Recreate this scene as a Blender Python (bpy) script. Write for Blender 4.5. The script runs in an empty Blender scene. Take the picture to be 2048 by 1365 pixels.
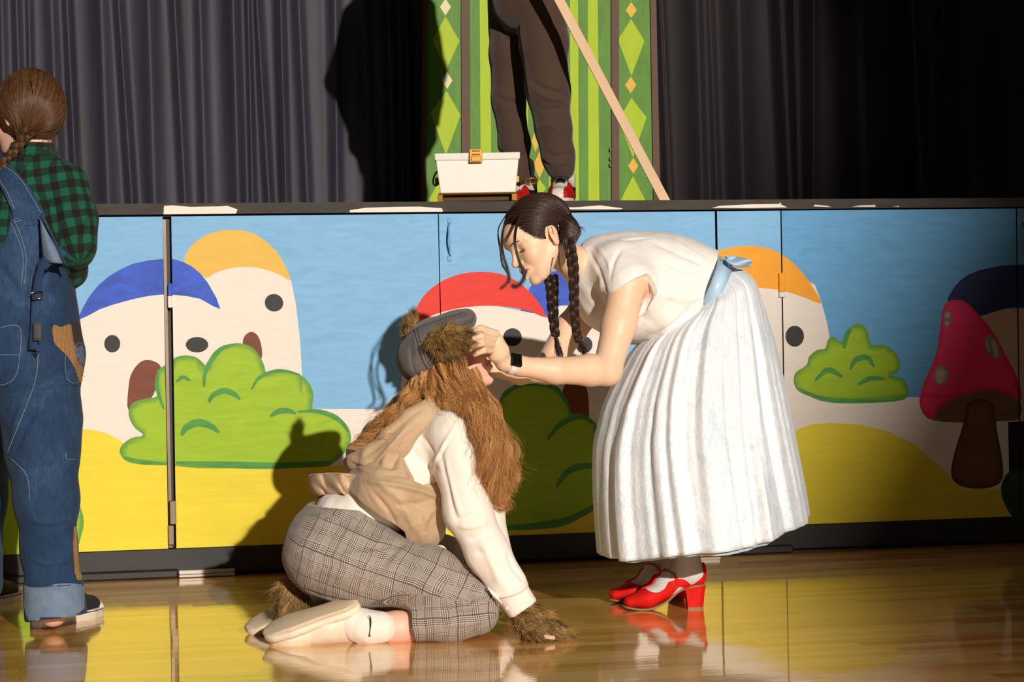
import bpy, math, random
import numpy as np
from mathutils import Vector, Matrix, geometry
from mathutils.bvhtree import BVHTree
import openvdb as vdb

scene = bpy.context.scene
COL = scene.collection
random.seed(7)
RNG = np.random.default_rng(11)

# ------------------------------------------------------------------ camera
FOC = 4500.0                       # focal length in pixels of the 2048 wide frame
TH = math.radians(11.3)            # the camera looks a little to the right of the stage front
PITCH = math.atan(53.0 / FOC)
ROLL = -0.0185
CAM = np.array([-7.75 * math.sin(TH), -7.75 * math.cos(TH), 0.86])
fw = np.array([math.sin(TH) * math.cos(PITCH), math.cos(TH) * math.cos(PITCH), -math.sin(PITCH)])
rt0 = np.array([math.cos(TH), -math.sin(TH), 0.0])
up0 = np.cross(rt0, fw)
# the photograph's "down" leans to the right
RT = rt0 * math.cos(ROLL) + up0 * math.sin(ROLL)
UP = up0 * math.cos(ROLL) - rt0 * math.sin(ROLL)
FW = fw
cam_data = bpy.data.cameras.new('camera')
cam = bpy.data.objects.new('camera', cam_data)
COL.objects.link(cam)
m = Matrix.Identity(4)
for i in range(3):
    m[i][0] = RT[i]; m[i][1] = UP[i]; m[i][2] = -FW[i]; m[i][3] = CAM[i]
cam.matrix_world = m
cam_data.sensor_width = 36.0
cam_data.lens = FOC / 2048.0 * 36.0
cam_data.clip_end = 200
scene.camera = cam

# ------------------------------------------------------------------ light
world = bpy.data.worlds.new('world')
scene.world = world
world.use_nodes = True
world.node_tree.nodes['Background'].inputs[0].default_value = (1.0, 0.89, 0.76, 1)
world.node_tree.nodes['Background'].inputs[1].default_value = 0.058
LIGHT_DIR = (-0.460 * RT + 1.41 * FW - 0.348 * UP)
LIGHT_DIR = LIGHT_DIR / np.linalg.norm(LIGHT_DIR)
sun_target = CAM + 7.6 * (FW + RT * (640 - 1024) / FOC - UP * (640 - 682.5) / FOC)
sun_pos = sun_target - LIGHT_DIR * 24.0
beam_aim = CAM + 7.6 * (FW + RT * (700 - 1024) / FOC - UP * (330 - 682.5) / FOC) - sun_pos
sp = bpy.data.lights.new('low_sun_beam', 'SPOT')
sp.energy = 25000
sp.color = (1.0, 0.915, 0.81)
sp.shadow_soft_size = 0.11
sp.spot_size = math.radians(15.5)
sp.spot_blend = 0.3
so = bpy.data.objects.new('low_sun_beam', sp)
COL.objects.link(so)
so.location = Vector(sun_pos)
so.rotation_euler = Vector(beam_aim).to_track_quat('-Z', 'Y').to_euler()

vs = scene.view_settings
vs.view_transform = 'Standard'
try: vs.look = 'None'
except Exception: pass
vs.exposure = 0.0
vs.gamma = 1.0
vs.use_curve_mapping = False

# ------------------------------------------------------------------ picture <-> place helpers
def ray(px, py):
    return FW + RT * ((px - 1024.0) / FOC) - UP * ((py - 682.5) / FOC)
def J(px, py, d):                  # point at depth d along the view axis
    return CAM + ray(px, py) * d
def WY(px, py, Y=0.0):             # point on the vertical plane y = Y
    r = ray(px, py)
    return CAM + r * ((Y - CAM[1]) / r[1])
def WZ(px, py, Z=0.0):
    r = ray(px, py)
    return CAM + r * ((Z - CAM[2]) / r[2])
def nrm(v):
    v = np.asarray(v, float)
    return v / max(1e-9, np.linalg.norm(v))

# ------------------------------------------------------------------ materials
def lin(c):
    def f(x):
        x = x / 255.0
        return x / 12.92 if x <= 0.04045 else ((x + 0.055) / 1.055) ** 2.4
    return tuple(f(x) for x in c) + (1.0,)

class NT:
    def __init__(s, name):
        s.m = bpy.data.materials.new(name)
        s.m.use_nodes = True
        s.t = s.m.node_tree
        s.b = s.t.nodes['Principled BSDF']
        s.out = s.t.nodes['Material Output']
    def n(s, typ, **kw):
        nd = s.t.nodes.new(typ)
        for k, v in kw.items():
            if k.startswith('i_'):
                key = k[2:]
                key = int(key) if key.isdigit() else key.replace('_', ' ')
                nd.inputs[key].default_value = v
            else:
                setattr(nd, k, v)
        return nd
    def l(s, a, b):
        s.t.links.new(a, b)
    def set(s, key, v):
        if hasattr(v, 'is_linked') or isinstance(v, bpy.types.NodeSocket):
            s.l(v, s.b.inputs[key])
        else:
            s.b.inputs[key].default_value = v
    def math(s, op, a, b=None, c=None):
        nd = s.n('ShaderNodeMath', operation=op)
        for i, x in enumerate((a, b, c)):
            if x is None: continue
            if isinstance(x, bpy.types.NodeSocket): s.l(x, nd.inputs[i])
            else: nd.inputs[i].default_value = x
        return nd.outputs[0]
    def mix(s, fac, a, b, blend='MIX'):
        nd = s.n('ShaderNodeMix', data_type='RGBA', blend_type=blend)
        for i, x in ((0, fac), (6, a), (7, b)):
            if isinstance(x, bpy.types.NodeSocket): s.l(x, nd.inputs[i])
            else: nd.inputs[i].default_value = x
        return nd.outputs[2]
    def coord(s, kind='Object', scale=(1, 1, 1), rot=(0, 0, 0)):
        tc = s.n('ShaderNodeTexCoord')
        mp = s.n('ShaderNodeMapping')
        s.l(tc.outputs[kind], mp.inputs[0])
        mp.inputs['Scale'].default_value = scale
        mp.inputs['Rotation'].default_value = rot
        return mp.outputs[0]
    def noise(s, vec, scale=5, detail=3, rough=0.5, dist=0.0):
        nd = s.n('ShaderNodeTexNoise')
        if vec is not None: s.l(vec, nd.inputs['Vector'])
        nd.inputs['Scale'].default_value = scale
        nd.inputs['Detail'].default_value = detail
        nd.inputs['Roughness'].default_value = rough
        nd.inputs['Distortion'].default_value = dist
        return nd.outputs[0]
    def ramp(s, fac, stops):
        nd = s.n('ShaderNodeValToRGB')
        s.l(fac, nd.inputs[0])
        cr = nd.color_ramp
        while len(cr.elements) < len(stops): cr.elements.new(0.5)
        for e, (p, c) in zip(cr.elements, stops):
            e.position = p; e.color = c if len(c) == 4 else (*c, 1)
        return nd.outputs[0]
    def bump(s, h, strength=0.3, dist=0.002, prev=None):
        nd = s.n('ShaderNodeBump')
        s.l(h, nd.inputs['Height'])
        nd.inputs['Strength'].default_value = strength
        nd.inputs['Distance'].default_value = dist
        if prev is not None: s.l(prev, nd.inputs['Normal'])
        s.l(nd.outputs[0], s.b.inputs['Normal'])
        return nd.outputs[0]
    def attr(s, name):
        nd = s.n('ShaderNodeAttribute')
        nd.attribute_name = name
        return nd

def g4(v): return (v, v, v, 1)
def mat(name, c, rough=0.6, metal=0.0, var=0.12, vscale=8, bscale=60, bstr=0.15, bdist=0.002,
        sheen=0.0, coat=0.0, spec=0.5, stretch=(1, 1, 1), sss=0.0, c2=None, aniso=0):
    s = NT(name)
    col = c if len(c) == 4 else lin(c)
    v = s.coord('Object', stretch)
    n1 = s.noise(v, vscale, 4, 0.6)
    dark = tuple(x * (1 - var) for x in col[:3]) + (1,) if c2 is None else lin(c2)
    lite = tuple(min(1, x * (1 + var)) for x in col[:3]) + (1,)
    s.set('Base Color', s.ramp(n1, [(0.3, dark), (0.7, lite)]))
    s.set('Roughness', rough); s.set('Metallic', metal)
    s.set('Sheen Weight', sheen); s.set('Coat Weight', coat)
    s.set('Specular IOR Level', spec)
    if sss:
        s.set('Subsurface Weight', sss); s.set('Subsurface Radius', (0.012, 0.004, 0.002)); s.set('Subsurface Scale', 0.6)
    if bstr:
        s.bump(s.noise(v, bscale, 3, 0.6), bstr, bdist)
    return s.m

# ------------------------------------------------------------------ numpy noise
_perm = RNG.permutation(4096)
_grad = RNG.normal(size=(4096, 3)); _grad /= np.linalg.norm(_grad, axis=1)[:, None]
def pnoise(P):
    P = np.asarray(P, float)
    i = np.floor(P).astype(int); f = P - i
    u = f * f * f * (f * (f * 6 - 15) + 10)
    out = np.zeros(len(P))
    for dx in (0, 1):
        for dy in (0, 1):
            for dz in (0, 1):
                h = _perm[(i[:, 0] + dx) & 4095]
                h = _perm[(h + i[:, 1] + dy) & 4095]
                h = _perm[(h + i[:, 2] + dz) & 4095]
                g = _grad[h]
                w = (u[:, 0] if dx else 1 - u[:, 0]) * (u[:, 1] if dy else 1 - u[:, 1]) * (u[:, 2] if dz else 1 - u[:, 2])
                out += w * ((f - (dx, dy, dz)) * g).sum(1)
    return out

# ------------------------------------------------------------------ object helpers
def link(o, parent=None):
    COL.objects.link(o)
    if parent is not None: o.parent = parent
    return o
def tag(o, label=None, cat=None, group=None, kind=None):
    if label: o['label'] = label
    if cat: o['category'] = cat
    if group: o['group'] = group
    if kind: o['kind'] = kind
    return o
def thing(name, label, cat, loc=(0, 0, 0), group=None):
    o = bpy.data.objects.new(name, None)
    o.empty_display_size = 0.05
    COL.objects.link(o)
    o.location = Vector(loc)
    ORIGIN[o.name] = np.array(loc, float)
    return tag(o, label, cat, group)
ORIGIN = {}
def mesh_obj(name, V, F, mats, parent=None, smooth=True, midx=None, loc=None):
    """V in world coordinates; the object's origin is its parent's (or loc)"""
    V = np.asarray(V, float)
    off = np.zeros(3)
    if parent is not None and parent.name in ORIGIN: off = ORIGIN[parent.name]
    elif loc is not None: off = np.array(loc, float)
    me = bpy.data.meshes.new(name)
    if isinstance(F, np.ndarray):
        n, k = F.shape
        me.vertices.add(len(V)); me.vertices.foreach_set('co', (V - off).astype(np.float32).ravel())
        me.loops.add(n * k); me.loops.foreach_set('vertex_index', F.astype(np.int32).ravel())
        me.polygons.add(n); me.polygons.foreach_set('loop_start', np.arange(0, n * k, k, dtype=np.int32))
        me.polygons.foreach_set('loop_total', np.full(n, k, dtype=np.int32))
        me.update(calc_edges=True)
    else:
        me.from_pydata([tuple(x) for x in (V - off)], [], [tuple(int(i) for i in f) for f in F])
        me.update()
    me.validate()
    if not isinstance(mats, (list, tuple)): mats = [mats]
    for mm in mats: me.materials.append(mm)
    me.polygons.foreach_set('use_smooth', np.full(len(me.polygons), bool(smooth)))
    if midx is not None: me.polygons.foreach_set('material_index', np.asarray(midx, dtype=np.int32))
    o = bpy.data.objects.new(name, me)
    link(o, parent)
    if parent is None and loc is not None: o.location = Vector(off)
    ORIGIN[o.name] = off
    if parent is not None and np.abs(off).sum() > 0 and parent.type == 'MESH':
        # a sub-part: parent's frame already starts at off
        pass
    return o
def fattr(o, name, vals, dom='POINT'):
    a = o.data.attributes.new(name, 'FLOAT', dom)
    a.data.foreach_set('value', np.asarray(vals, dtype=np.float32))

class MB:
    """a plain mesh builder: boxes, tubes, prisms"""
    def __init__(s): s.V = []; s.F = []
    def add(s, V, F):
        b = len(s.V)
        s.V += [np.array(v, float) for v in V]
        s.F += [tuple(int(i) + b for i in f) for f in F]
        return s
    def box(s, a, b, bev=0.0):
        a = np.minimum(a, b) if True else a; b2 = b
        x0, y0, z0 = a; x1, y1, z1 = np.maximum(a, b2)
        e = min(bev, (x1 - x0) / 2.01, (y1 - y0) / 2.01, (z1 - z0) / 2.01)
        if e <= 0:
            V = [(x, y, z) for z in (z0, z1) for y in (y0, y1) for x in (x0, x1)]
            return s.add(V, [(0, 2, 3, 1), (4, 5, 7, 6), (0, 1, 5, 4), (2, 6, 7, 3), (0, 4, 6, 2), (1, 3, 7, 5)])
        def ring(z, i):
            return [(x0 + i + e, y0 + i, z), (x1 - i - e, y0 + i, z), (x1 - i, y0 + i + e, z), (x1 - i, y1 - i - e, z),
                    (x1 - i - e, y1 - i, z), (x0 + i + e, y1 - i, z), (x0 + i, y1 - i - e, z), (x0 + i, y0 + i + e, z)]
        V = ring(z0, e) + ring(z0 + e, 0) + ring(z1 - e, 0) + ring(z1, e)
        F = [tuple(range(7, -1, -1)), tuple(range(24, 32))]
        for r in range(3):
            for i in range(8):
                F.append((r * 8 + i, r * 8 + (i + 1) % 8, r * 8 + 8 + (i + 1) % 8, r * 8 + 8 + i))
        return s.add(V, F)
    def tube(s, pts, rad, n=10, closed=False, flat=1.0, updir=None):
        pts = [np.array(p, float) for p in pts]
        if not hasattr(rad, '__len__'): rad = [rad] * len(pts)
        V = []; N = len(pts); prev = None
        for i, p in enumerate(pts):
            if closed: t = nrm(pts[(i + 1) % N] - pts[i - 1])
            else: t = nrm(pts[min(i + 1, N - 1)] - pts[max(i - 1, 0)])
            ref = np.array(updir, float) if updir is not None else (prev if prev is not None else (np.array([0, 0, 1.0]) if abs(t[2]) < .9 else np.array([1.0, 0, 0])))
            a = ref - t * ref.dot(t); a = nrm(a); b = np.cross(t, a); prev = a
            for k in range(n):
                an = 2 * math.pi * k / n
                V.append(p + rad[i] * (math.cos(an) * a * flat + math.sin(an) * b))
        F = []
        for i in range(N if closed else N - 1):
            j = (i + 1) % N
            for k in range(n):
                F.append((i * n + k, i * n + (k + 1) % n, j * n + (k + 1) % n, j * n + k))
        if not closed:
            F.append(tuple(range(n - 1, -1, -1))); F.append(tuple((N - 1) * n + k for k in range(n)))
        return s.add(V, F)
    def prism(s, poly, ext):
        """closed outline poly (3D pts) extruded by vector ext"""
        n = len(poly)
        V = list(poly) + [np.array(p, float) + ext for p in poly]
        F = [tuple(range(n - 1, -1, -1)), tuple(range(n, 2 * n))]
        for i in range(n): F.append((i, (i + 1) % n, n + (i + 1) % n, n + i))
        return s.add(V, F)
    def build(s, name, m, parent=None, smooth=False, loc=None, fix=True):
        o = mesh_obj(name, s.V, s.F, m, parent, smooth, loc=loc)
        if fix:
            import bmesh
            bm = bmesh.new(); bm.from_mesh(o.data)
            bmesh.ops.recalc_face_normals(bm, faces=bm.faces); bm.to_mesh(o.data); bm.free()
        return o

# ------------------------------------------------------------------ signed distance modelling
class Sdf:
    def __init__(s): s.ops = []
    def cone(s, a, b, ra, rb, k=0.02, sc=None, op='u', flat=None):
        s.ops.append(('c', np.array(a, float), np.array(b, float), ra, rb, k, sc, op, flat)); return s
    def ell(s, c, r, R=None, k=0.02, op='u'):
        s.ops.append(('e', np.array(c, float), np.array(r, float), np.eye(3) if R is None else np.array(R, float), k, op)); return s
    def box(s, c, h, R=None, rnd=0.005, k=0.004, op='u'):
        s.ops.append(('b', np.array(c, float), np.array(h, float), np.eye(3) if R is None else np.array(R, float), rnd, k, op)); return s
    def cut(s, p, n, lo=None, hi=None, k=0.002):
        """remove everything on the side n points to (inside an optional ball lo=centre, hi=radius)"""
        s.ops.append(('p', np.array(p, float), nrm(n), lo, hi, k)); return s
    def limb(s, pts, k=0.02, sc=None, flat_end=False, op='u'):
        """pts: (px, py, depth, radius px)"""
        Q = [(J(x, y, d), r * d / FOC) for x, y, d, r in pts]
        if len(Q) == 1: s.cone(Q[0][0], Q[0][0] + 1e-4, Q[0][1], Q[0][1], k, sc, op)
        for i in range(len(Q) - 1):
            s.cone(Q[i][0], Q[i + 1][0], Q[i][1], Q[i + 1][1], k, sc, op, 'b' if (flat_end and i == len(Q) - 2) else None)
        return s
    def bounds(s):
        lo = np.full(3, 1e9); hi = -lo
        for o in s.ops:
            if o[-2 if o[0] == 'c' else -1] != 'u' and o[0] != 'p': continue
            if o[0] == 'c':
                f = 1.0 if o[6] is None else max(1.0, o[6][1])
                for p, r in ((o[1], o[3]), (o[2], o[4])):
                    lo = np.minimum(lo, p - r * f); hi = np.maximum(hi, p + r * f)
            elif o[0] in 'eb':
                e = np.abs(o[3]) @ o[2]
                lo = np.minimum(lo, o[1] - e); hi = np.maximum(hi, o[1] + e)
        return lo - 0.02, hi + 0.02
    def field(s, lo, vx, shape):
        D = np.full(shape, 1.0, dtype=np.float32)
        ax = [lo[i] + vx * np.arange(shape[i]) for i in range(3)]
        for o in s.ops:
            t = o[0]
            if t == 'p':
                k = o[5]
                if o[3] is not None: blo = np.array(o[3]) - o[4]; bhi = np.array(o[3]) + o[4]
                else: blo = lo; bhi = lo + vx * np.array(shape)
            elif t == 'c':
                f = 1.0 if o[6] is None else max(1.0, o[6][1])
                k = o[5]; mg = k + 3 * vx
                r = max(o[3], o[4]) * f + mg
                blo = np.minimum(o[1], o[2]) - r; bhi = np.maximum(o[1], o[2]) + r
            else:
                k = o[4] if t == 'e' else o[5]
                e = np.abs(o[3]) @ o[2] + k + 3 * vx
                blo = o[1] - e; bhi = o[1] + e
            i0 = np.clip(np.floor((blo - lo) / vx).astype(int), 0, shape); i1 = np.clip(np.ceil((bhi - lo) / vx).astype(int) + 1, 0, shape)
            if np.any(i1 <= i0): continue
            sl = tuple(slice(a, b) for a, b in zip(i0, i1))
            X = ax[0][sl[0]][:, None, None]; Y = ax[1][sl[1]][None, :, None]; Z = ax[2][sl[2]][None, None, :]
            if t == 'c':
                a, b, ra, rb, k, sc, op, flat = o[1:]
                qx, qy, qz = X - a[0], Y - a[1], Z - a[2]
                ab = b - a
                if sc is not None:
                    dr, f = sc; g = 1.0 / f - 1.0
                    pr = (qx * dr[0] + qy * dr[1] + qz * dr[2]) * g
                    qx = qx + dr[0] * pr; qy = qy + dr[1] * pr; qz = qz + dr[2] * pr
                    ab = ab + dr * (ab.dot(dr) * g)
                L2 = max(1e-9, ab.dot(ab))
                tt = (qx * ab[0] + qy * ab[1] + qz * ab[2]) / L2
                tc = np.clip(tt, 0, 1)
                d = np.sqrt((qx - tc * ab[0]) ** 2 + (qy - tc * ab[1]) ** 2 + (qz - tc * ab[2]) ** 2) - (ra + (rb - ra) * tc)
                if flat == 'b': d = np.maximum(d, (tt - 1) * math.sqrt(L2))
            elif t == 'e':
                c, r, R, k, op = o[1:]
                qx, qy, qz = X - c[0], Y - c[1], Z - c[2]
                l = [(qx * R[0, i] + qy * R[1, i] + qz * R[2, i]) / r[i] for i in range(3)]
                k0 = np.sqrt(l[0] ** 2 + l[1] ** 2 + l[2] ** 2) + 1e-9
                k1 = np.sqrt((l[0] / r[0]) ** 2 + (l[1] / r[1]) ** 2 + (l[2] / r[2]) ** 2) + 1e-9
                d = k0 * (k0 - 1) / k1
            elif t == 'b':
                c, h, R, rnd, k, op = o[1:]
                qx, qy, qz = X - c[0], Y - c[1], Z - c[2]
                l = [np.abs(qx * R[0, i] + qy * R[1, i] + qz * R[2, i]) - (h[i] - rnd) for i in range(3)]
                d = np.sqrt(sum(np.maximum(q, 0) ** 2 for q in l)) + np.minimum(np.maximum(np.maximum(l[0], l[1]), l[2]), 0) - rnd
            else:
                p, n, c, rad, k = o[1:]
                pl = (X - p[0]) * n[0] + (Y - p[1]) * n[1] + (Z - p[2]) * n[2]
                if c is not None:
                    ball = np.sqrt((X - c[0]) ** 2 + (Y - c[1]) ** 2 + (Z - c[2]) ** 2) - rad
                    pl = np.minimum(pl, -ball)
                D[sl] = np.maximum(D[sl], pl); continue
            cur = D[sl]
            d = d.astype(np.float32)
            if k <= 0: h = 0
            if op == 'u':
                h = np.clip(0.5 + 0.5 * (cur - d) / k, 0, 1)
                D[sl] = cur * (1 - h) + d * h - k * h * (1 - h)
            elif op == 's':
                h = np.clip(0.5 - 0.5 * (cur + d) / k, 0, 1)
                D[sl] = cur * (1 - h) - d * h + k * h * (1 - h)
            else:
                D[sl] = np.maximum(cur, d)
        return D
    def mesh(s, vx=0.004, lo=None, hi=None):
        if lo is None: lo, hi = s.bounds()
        lo = np.array(lo, float); hi = np.array(hi, float)
        shape = tuple(np.ceil((hi - lo) / vx).astype(int) + 1)
        D = s.field(lo, vx, shape)
        D[0] = D[-1] = np.maximum(D[0], vx); D[:, 0] = np.maximum(D[:, 0], vx); D[:, -1] = np.maximum(D[:, -1], vx)
        D[:, :, 0] = np.maximum(D[:, :, 0], vx); D[:, :, -1] = np.maximum(D[:, :, -1], vx)
        D = np.clip(D, -4 * vx, 4 * vx)
        g = vdb.FloatGrid(background=4 * vx)
        g.copyFromArray(D)
        g.transform = vdb.createLinearTransform(voxelSize=vx)
        P, T, Q = g.convertToPolygons(isovalue=0.0, adaptivity=0.0)
        V = np.asarray(P, float) + lo
        F = []
        if len(Q): F = np.asarray(Q)[:, ::-1]
        if len(T):
            T = np.asarray(T)[:, ::-1]
            F = T if not len(Q) else [tuple(f) for f in F] + [tuple(f) for f in T]
        return V, F
def vnormals(V, F):
    F = np.asarray(F)
    a, b, c = V[F[:, 0]], V[F[:, 1]], V[F[:, 2]]
    fn = np.cross(b - a, c - a)
    if F.shape[1] == 4: fn += np.cross(c - a, V[F[:, 3]] - a)
    N = np.zeros_like(V)
    for i in range(F.shape[1]): np.add.at(N, F[:, i], fn)
    return N / (np.linalg.norm(N, axis=1)[:, None] + 1e-12)
def relax(V, F, it=2, lam=0.5):
    F = np.asarray(F); k = F.shape[1]
    E = np.concatenate([F[:, [i, (i + 1) % k]] for i in range(k)])
    cnt = np.bincount(E.ravel(), minlength=len(V)).astype(float)
    for _ in range(it):
        S = np.zeros_like(V)
        for ax in range(3):
            S[:, ax] = np.bincount(E[:, 0], V[E[:, 1], ax], len(V)) + np.bincount(E[:, 1], V[E[:, 0], ax], len(V))
        V = V + lam * (S / np.maximum(cnt, 1)[:, None] - V)
    return V
def wrinkle(V, F, amp, scale, along=None, stretch=4.0, seed=0.0, ridge=False):
    """noise displacement; folds run along the given direction"""
    N = vnormals(V, F)
    P = V / scale
    if along is not None:
        a = nrm(along)
        pr = P @ a
        P = P - np.outer(pr * (1 - 1 / stretch), a)
    n = pnoise(P + seed) + 0.4 * pnoise(P * 2.3 + seed + 9)
    if ridge: n = 0.35 - np.abs(n) * 1.6
    return V + N * (n * amp)[:, None]
def creases(V, F, lines):
    """lines: (list of (px,py)), width in px, amplitude in m  - ridges (+) or furrows (-) traced on the surface"""
    Fq = np.asarray(F)
    bvh = BVHTree.FromPolygons([Vector(v) for v in V], [tuple(int(i) for i in f) for f in Fq])
    N = vnormals(V, F)
    disp = np.zeros(len(V))
    for pts, w, amp in lines:
        # smooth the traced line
        P = catmull(pts, 5, False)
        hit = []
        for (x, y) in P:
            r = Vector(ray(x, y)).normalized()
            h = bvh.ray_cast(Vector(CAM), r)
            if h[0] is not None: hit.append(np.array(h[0]))
        if len(hit) < 2: continue
        wm = w * 6.3 / FOC
        best = np.full(len(V), 1e9); tpar = np.zeros(len(V))
        H = np.array(hit)
        lo = H.min(0) - 3 * wm; hi = H.max(0) + 3 * wm
        idx = np.where(np.all((V > lo) & (V < hi), axis=1))[0]
        VV = V[idx]; bb = np.full(len(idx), 1e9); tp = np.zeros(len(idx))
        n = len(H) - 1
        for i in range(n):
            a, b = H[i], H[i + 1]
            if np.linalg.norm(b - a) > 0.12: continue
            ab = b - a; t = np.clip(((VV - a) @ ab) / max(1e-12, ab @ ab), 0, 1)
            d = np.linalg.norm(VV - a - t[:, None] * ab, axis=1)
            m_ = d < bb
            bb[m_] = d[m_]; tp[m_] = (i + t[m_]) / n
        fade = np.clip(np.minimum(tp, 1 - tp) * 5, 0, 1)
        disp[idx] += amp * np.exp(-(bb / wm) ** 2) * (0.25 + 0.75 * fade)
    return V + N * disp[:, None]
def catmull(pts, n=6, closed=True):
    P = [np.array(p, float) for p in pts]; N = len(P); out = []
    rng = range(N) if closed else range(N - 1)
    for i in rng:
        if closed: p0, p1, p2, p3 = P[i - 1], P[i], P[(i + 1) % N], P[(i + 2) % N]
        else: p0, p1, p2, p3 = P[max(i - 1, 0)], P[i], P[i + 1], P[min(i + 2, N - 1)]
        for k in range(n):
            t = k / n
            out.append(0.5 * ((2 * p1) + (-p0 + p2) * t + (2 * p0 - 5 * p1 + 4 * p2 - p3) * t * t + (-p0 + 3 * p1 - 3 * p2 + p3) * t ** 3))
    if not closed: out.append(P[-1])
    return out
def bone_uv(o, V, bones):
    """bones: list of (a, b, v-offset): cloth grain follows the nearest limb"""
    best = np.full(len(V), 1e9); U = np.zeros(len(V)); W = np.zeros(len(V))
    for a, b, off in bones:
        a = np.array(a); b = np.array(b); ab = b - a; L = np.linalg.norm(ab); t = (V - a) @ ab / (L * L)
        tc = np.clip(t, 0, 1)
        d = np.linalg.norm(V - a - tc[:, None] * ab, axis=1)
        ax = ab / L; e1 = nrm(np.cross(ax, -FW)); e2 = nrm(np.cross(e1, ax))
        q = V - a
        x = q @ e1; y = q @ e2
        r = np.sqrt(x * x + y * y)
        ang = np.arctan2(x, y)
        m_ = d < best
        best[m_] = d[m_]; U[m_] = (ang * np.clip(r, .05, .3))[m_] ; W[m_] = (t * L + off)[m_]
    fattr(o, 'cu', U); fattr(o, 'cv', W)

def sdf_obj(name, S, m, parent, vx=0.004, post=None, regions=None, smooth_it=1):
    if regions is None: parts = [S.mesh(vx)]
    else: parts = [S.mesh(v, lo, hi) for (lo, hi, v) in regions]
    VV, FF, b = [], [], 0
    for V, F in parts:
        F = np.asarray(F)
        V = relax(V, F, smooth_it, 0.5)
        if post: V = post(V, F)
        VV.append(V); FF.append(F + b); b += len(V)
    V = np.concatenate(VV); F = np.concatenate(FF)
    o = mesh_obj(name, V, F, m, parent)
    return o, V, F

def strands(name, lines, r0, m, parent=None, r1=0.2, jitter=0.25, tone=None):
    """many fine tapering hairs as one mesh; lines: array (n, k, 3)"""
    L = np.asarray(lines, float)
    n, k, _ = L.shape
    T = np.zeros_like(L); T[:, 1:-1] = L[:, 2:] - L[:, :-2]; T[:, 0] = L[:, 1] - L[:, 0]; T[:, -1] = L[:, -1] - L[:, -2]
    T /= np.linalg.norm(T, axis=2)[:, :, None] + 1e-12
    ref = RNG.normal(size=(n, 1, 3)); ref = np.broadcast_to(ref, L.shape)
    A = np.cross(T, ref); A /= np.linalg.norm(A, axis=2)[:, :, None] + 1e-12
    B = np.cross(T, A)
    tap = (1 - (1 - r1) * np.linspace(0, 1, k) ** 1.5)[None, :] * (1 + jitter * RNG.normal(size=(n, 1)))
    rad = np.maximum(r0 * tap, r0 * 0.1)
    V = np.zeros((n, k, 3, 3))
    for j in range(3):
        an = 2 * math.pi * j / 3
        V[:, :, j] = L + rad[:, :, None] * (math.cos(an) * A + math.sin(an) * B)
    V = V.reshape(-1, 3)
    base = (np.arange(n) * k * 3)[:, None, None]
    ii = np.arange(k - 1)[None, :, None] * 3
    j0 = np.array([0, 1, 2])[None, None, :]; j1 = np.array([1, 2, 0])[None, None, :]
    F = np.stack([base + ii + j0, base + ii + j1, base + ii + 3 + j1, base + ii + 3 + j0], axis=-1).reshape(-1, 4)
    o = mesh_obj(name, V, F, m, parent)
    fattr(o, 'tone', np.repeat(RNG.random(n) if tone is None else np.array(tone), k * 3))
    return o
def join(objs, name):
    """merge freshly built meshes into the first (same thing, same part)"""
    import bmesh
    base = objs[0]
    mats = [mm for mm in base.data.materials]
    V = []; F = []; MI = []; T = []; b = 0
    for o in objs:
        me = o.data; n = len(me.vertices)
        co = np.zeros(n * 3, dtype=np.float32); me.vertices.foreach_get('co', co); V.append(co.reshape(-1, 3))
        t = np.full(n, 0.12, dtype=np.float32)
        if 'tone' in me.attributes: me.attributes['tone'].data.foreach_get('value', t)
        T.append(t)
        rm = {}
        for i, mm in enumerate(me.materials):
            if mm not in mats: mats.append(mm)
            rm[i] = mats.index(mm)
        for p in me.polygons:
            F.append(tuple(v + b for v in p.vertices)); MI.append(rm.get(p.material_index, 0))
        b += n
    me = bpy.data.meshes.new(name)
    me.from_pydata(np.concatenate(V).tolist(), [], F)
    for mm in mats: me.materials.append(mm)
    me.polygons.foreach_set('material_index', np.array(MI, dtype=np.int32))
    me.polygons.foreach_set('use_smooth', np.full(len(F), True))
    par, loc = base.parent, base.location.copy()
    o = bpy.data.objects.new(name, me); link(o, par); o.location = loc
    ORIGIN[o.name] = ORIGIN.get(base.name, np.zeros(3))
    fattr(o, 'tone', np.concatenate(T))
    for x in objs: bpy.data.objects.remove(x)
    return o

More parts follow.
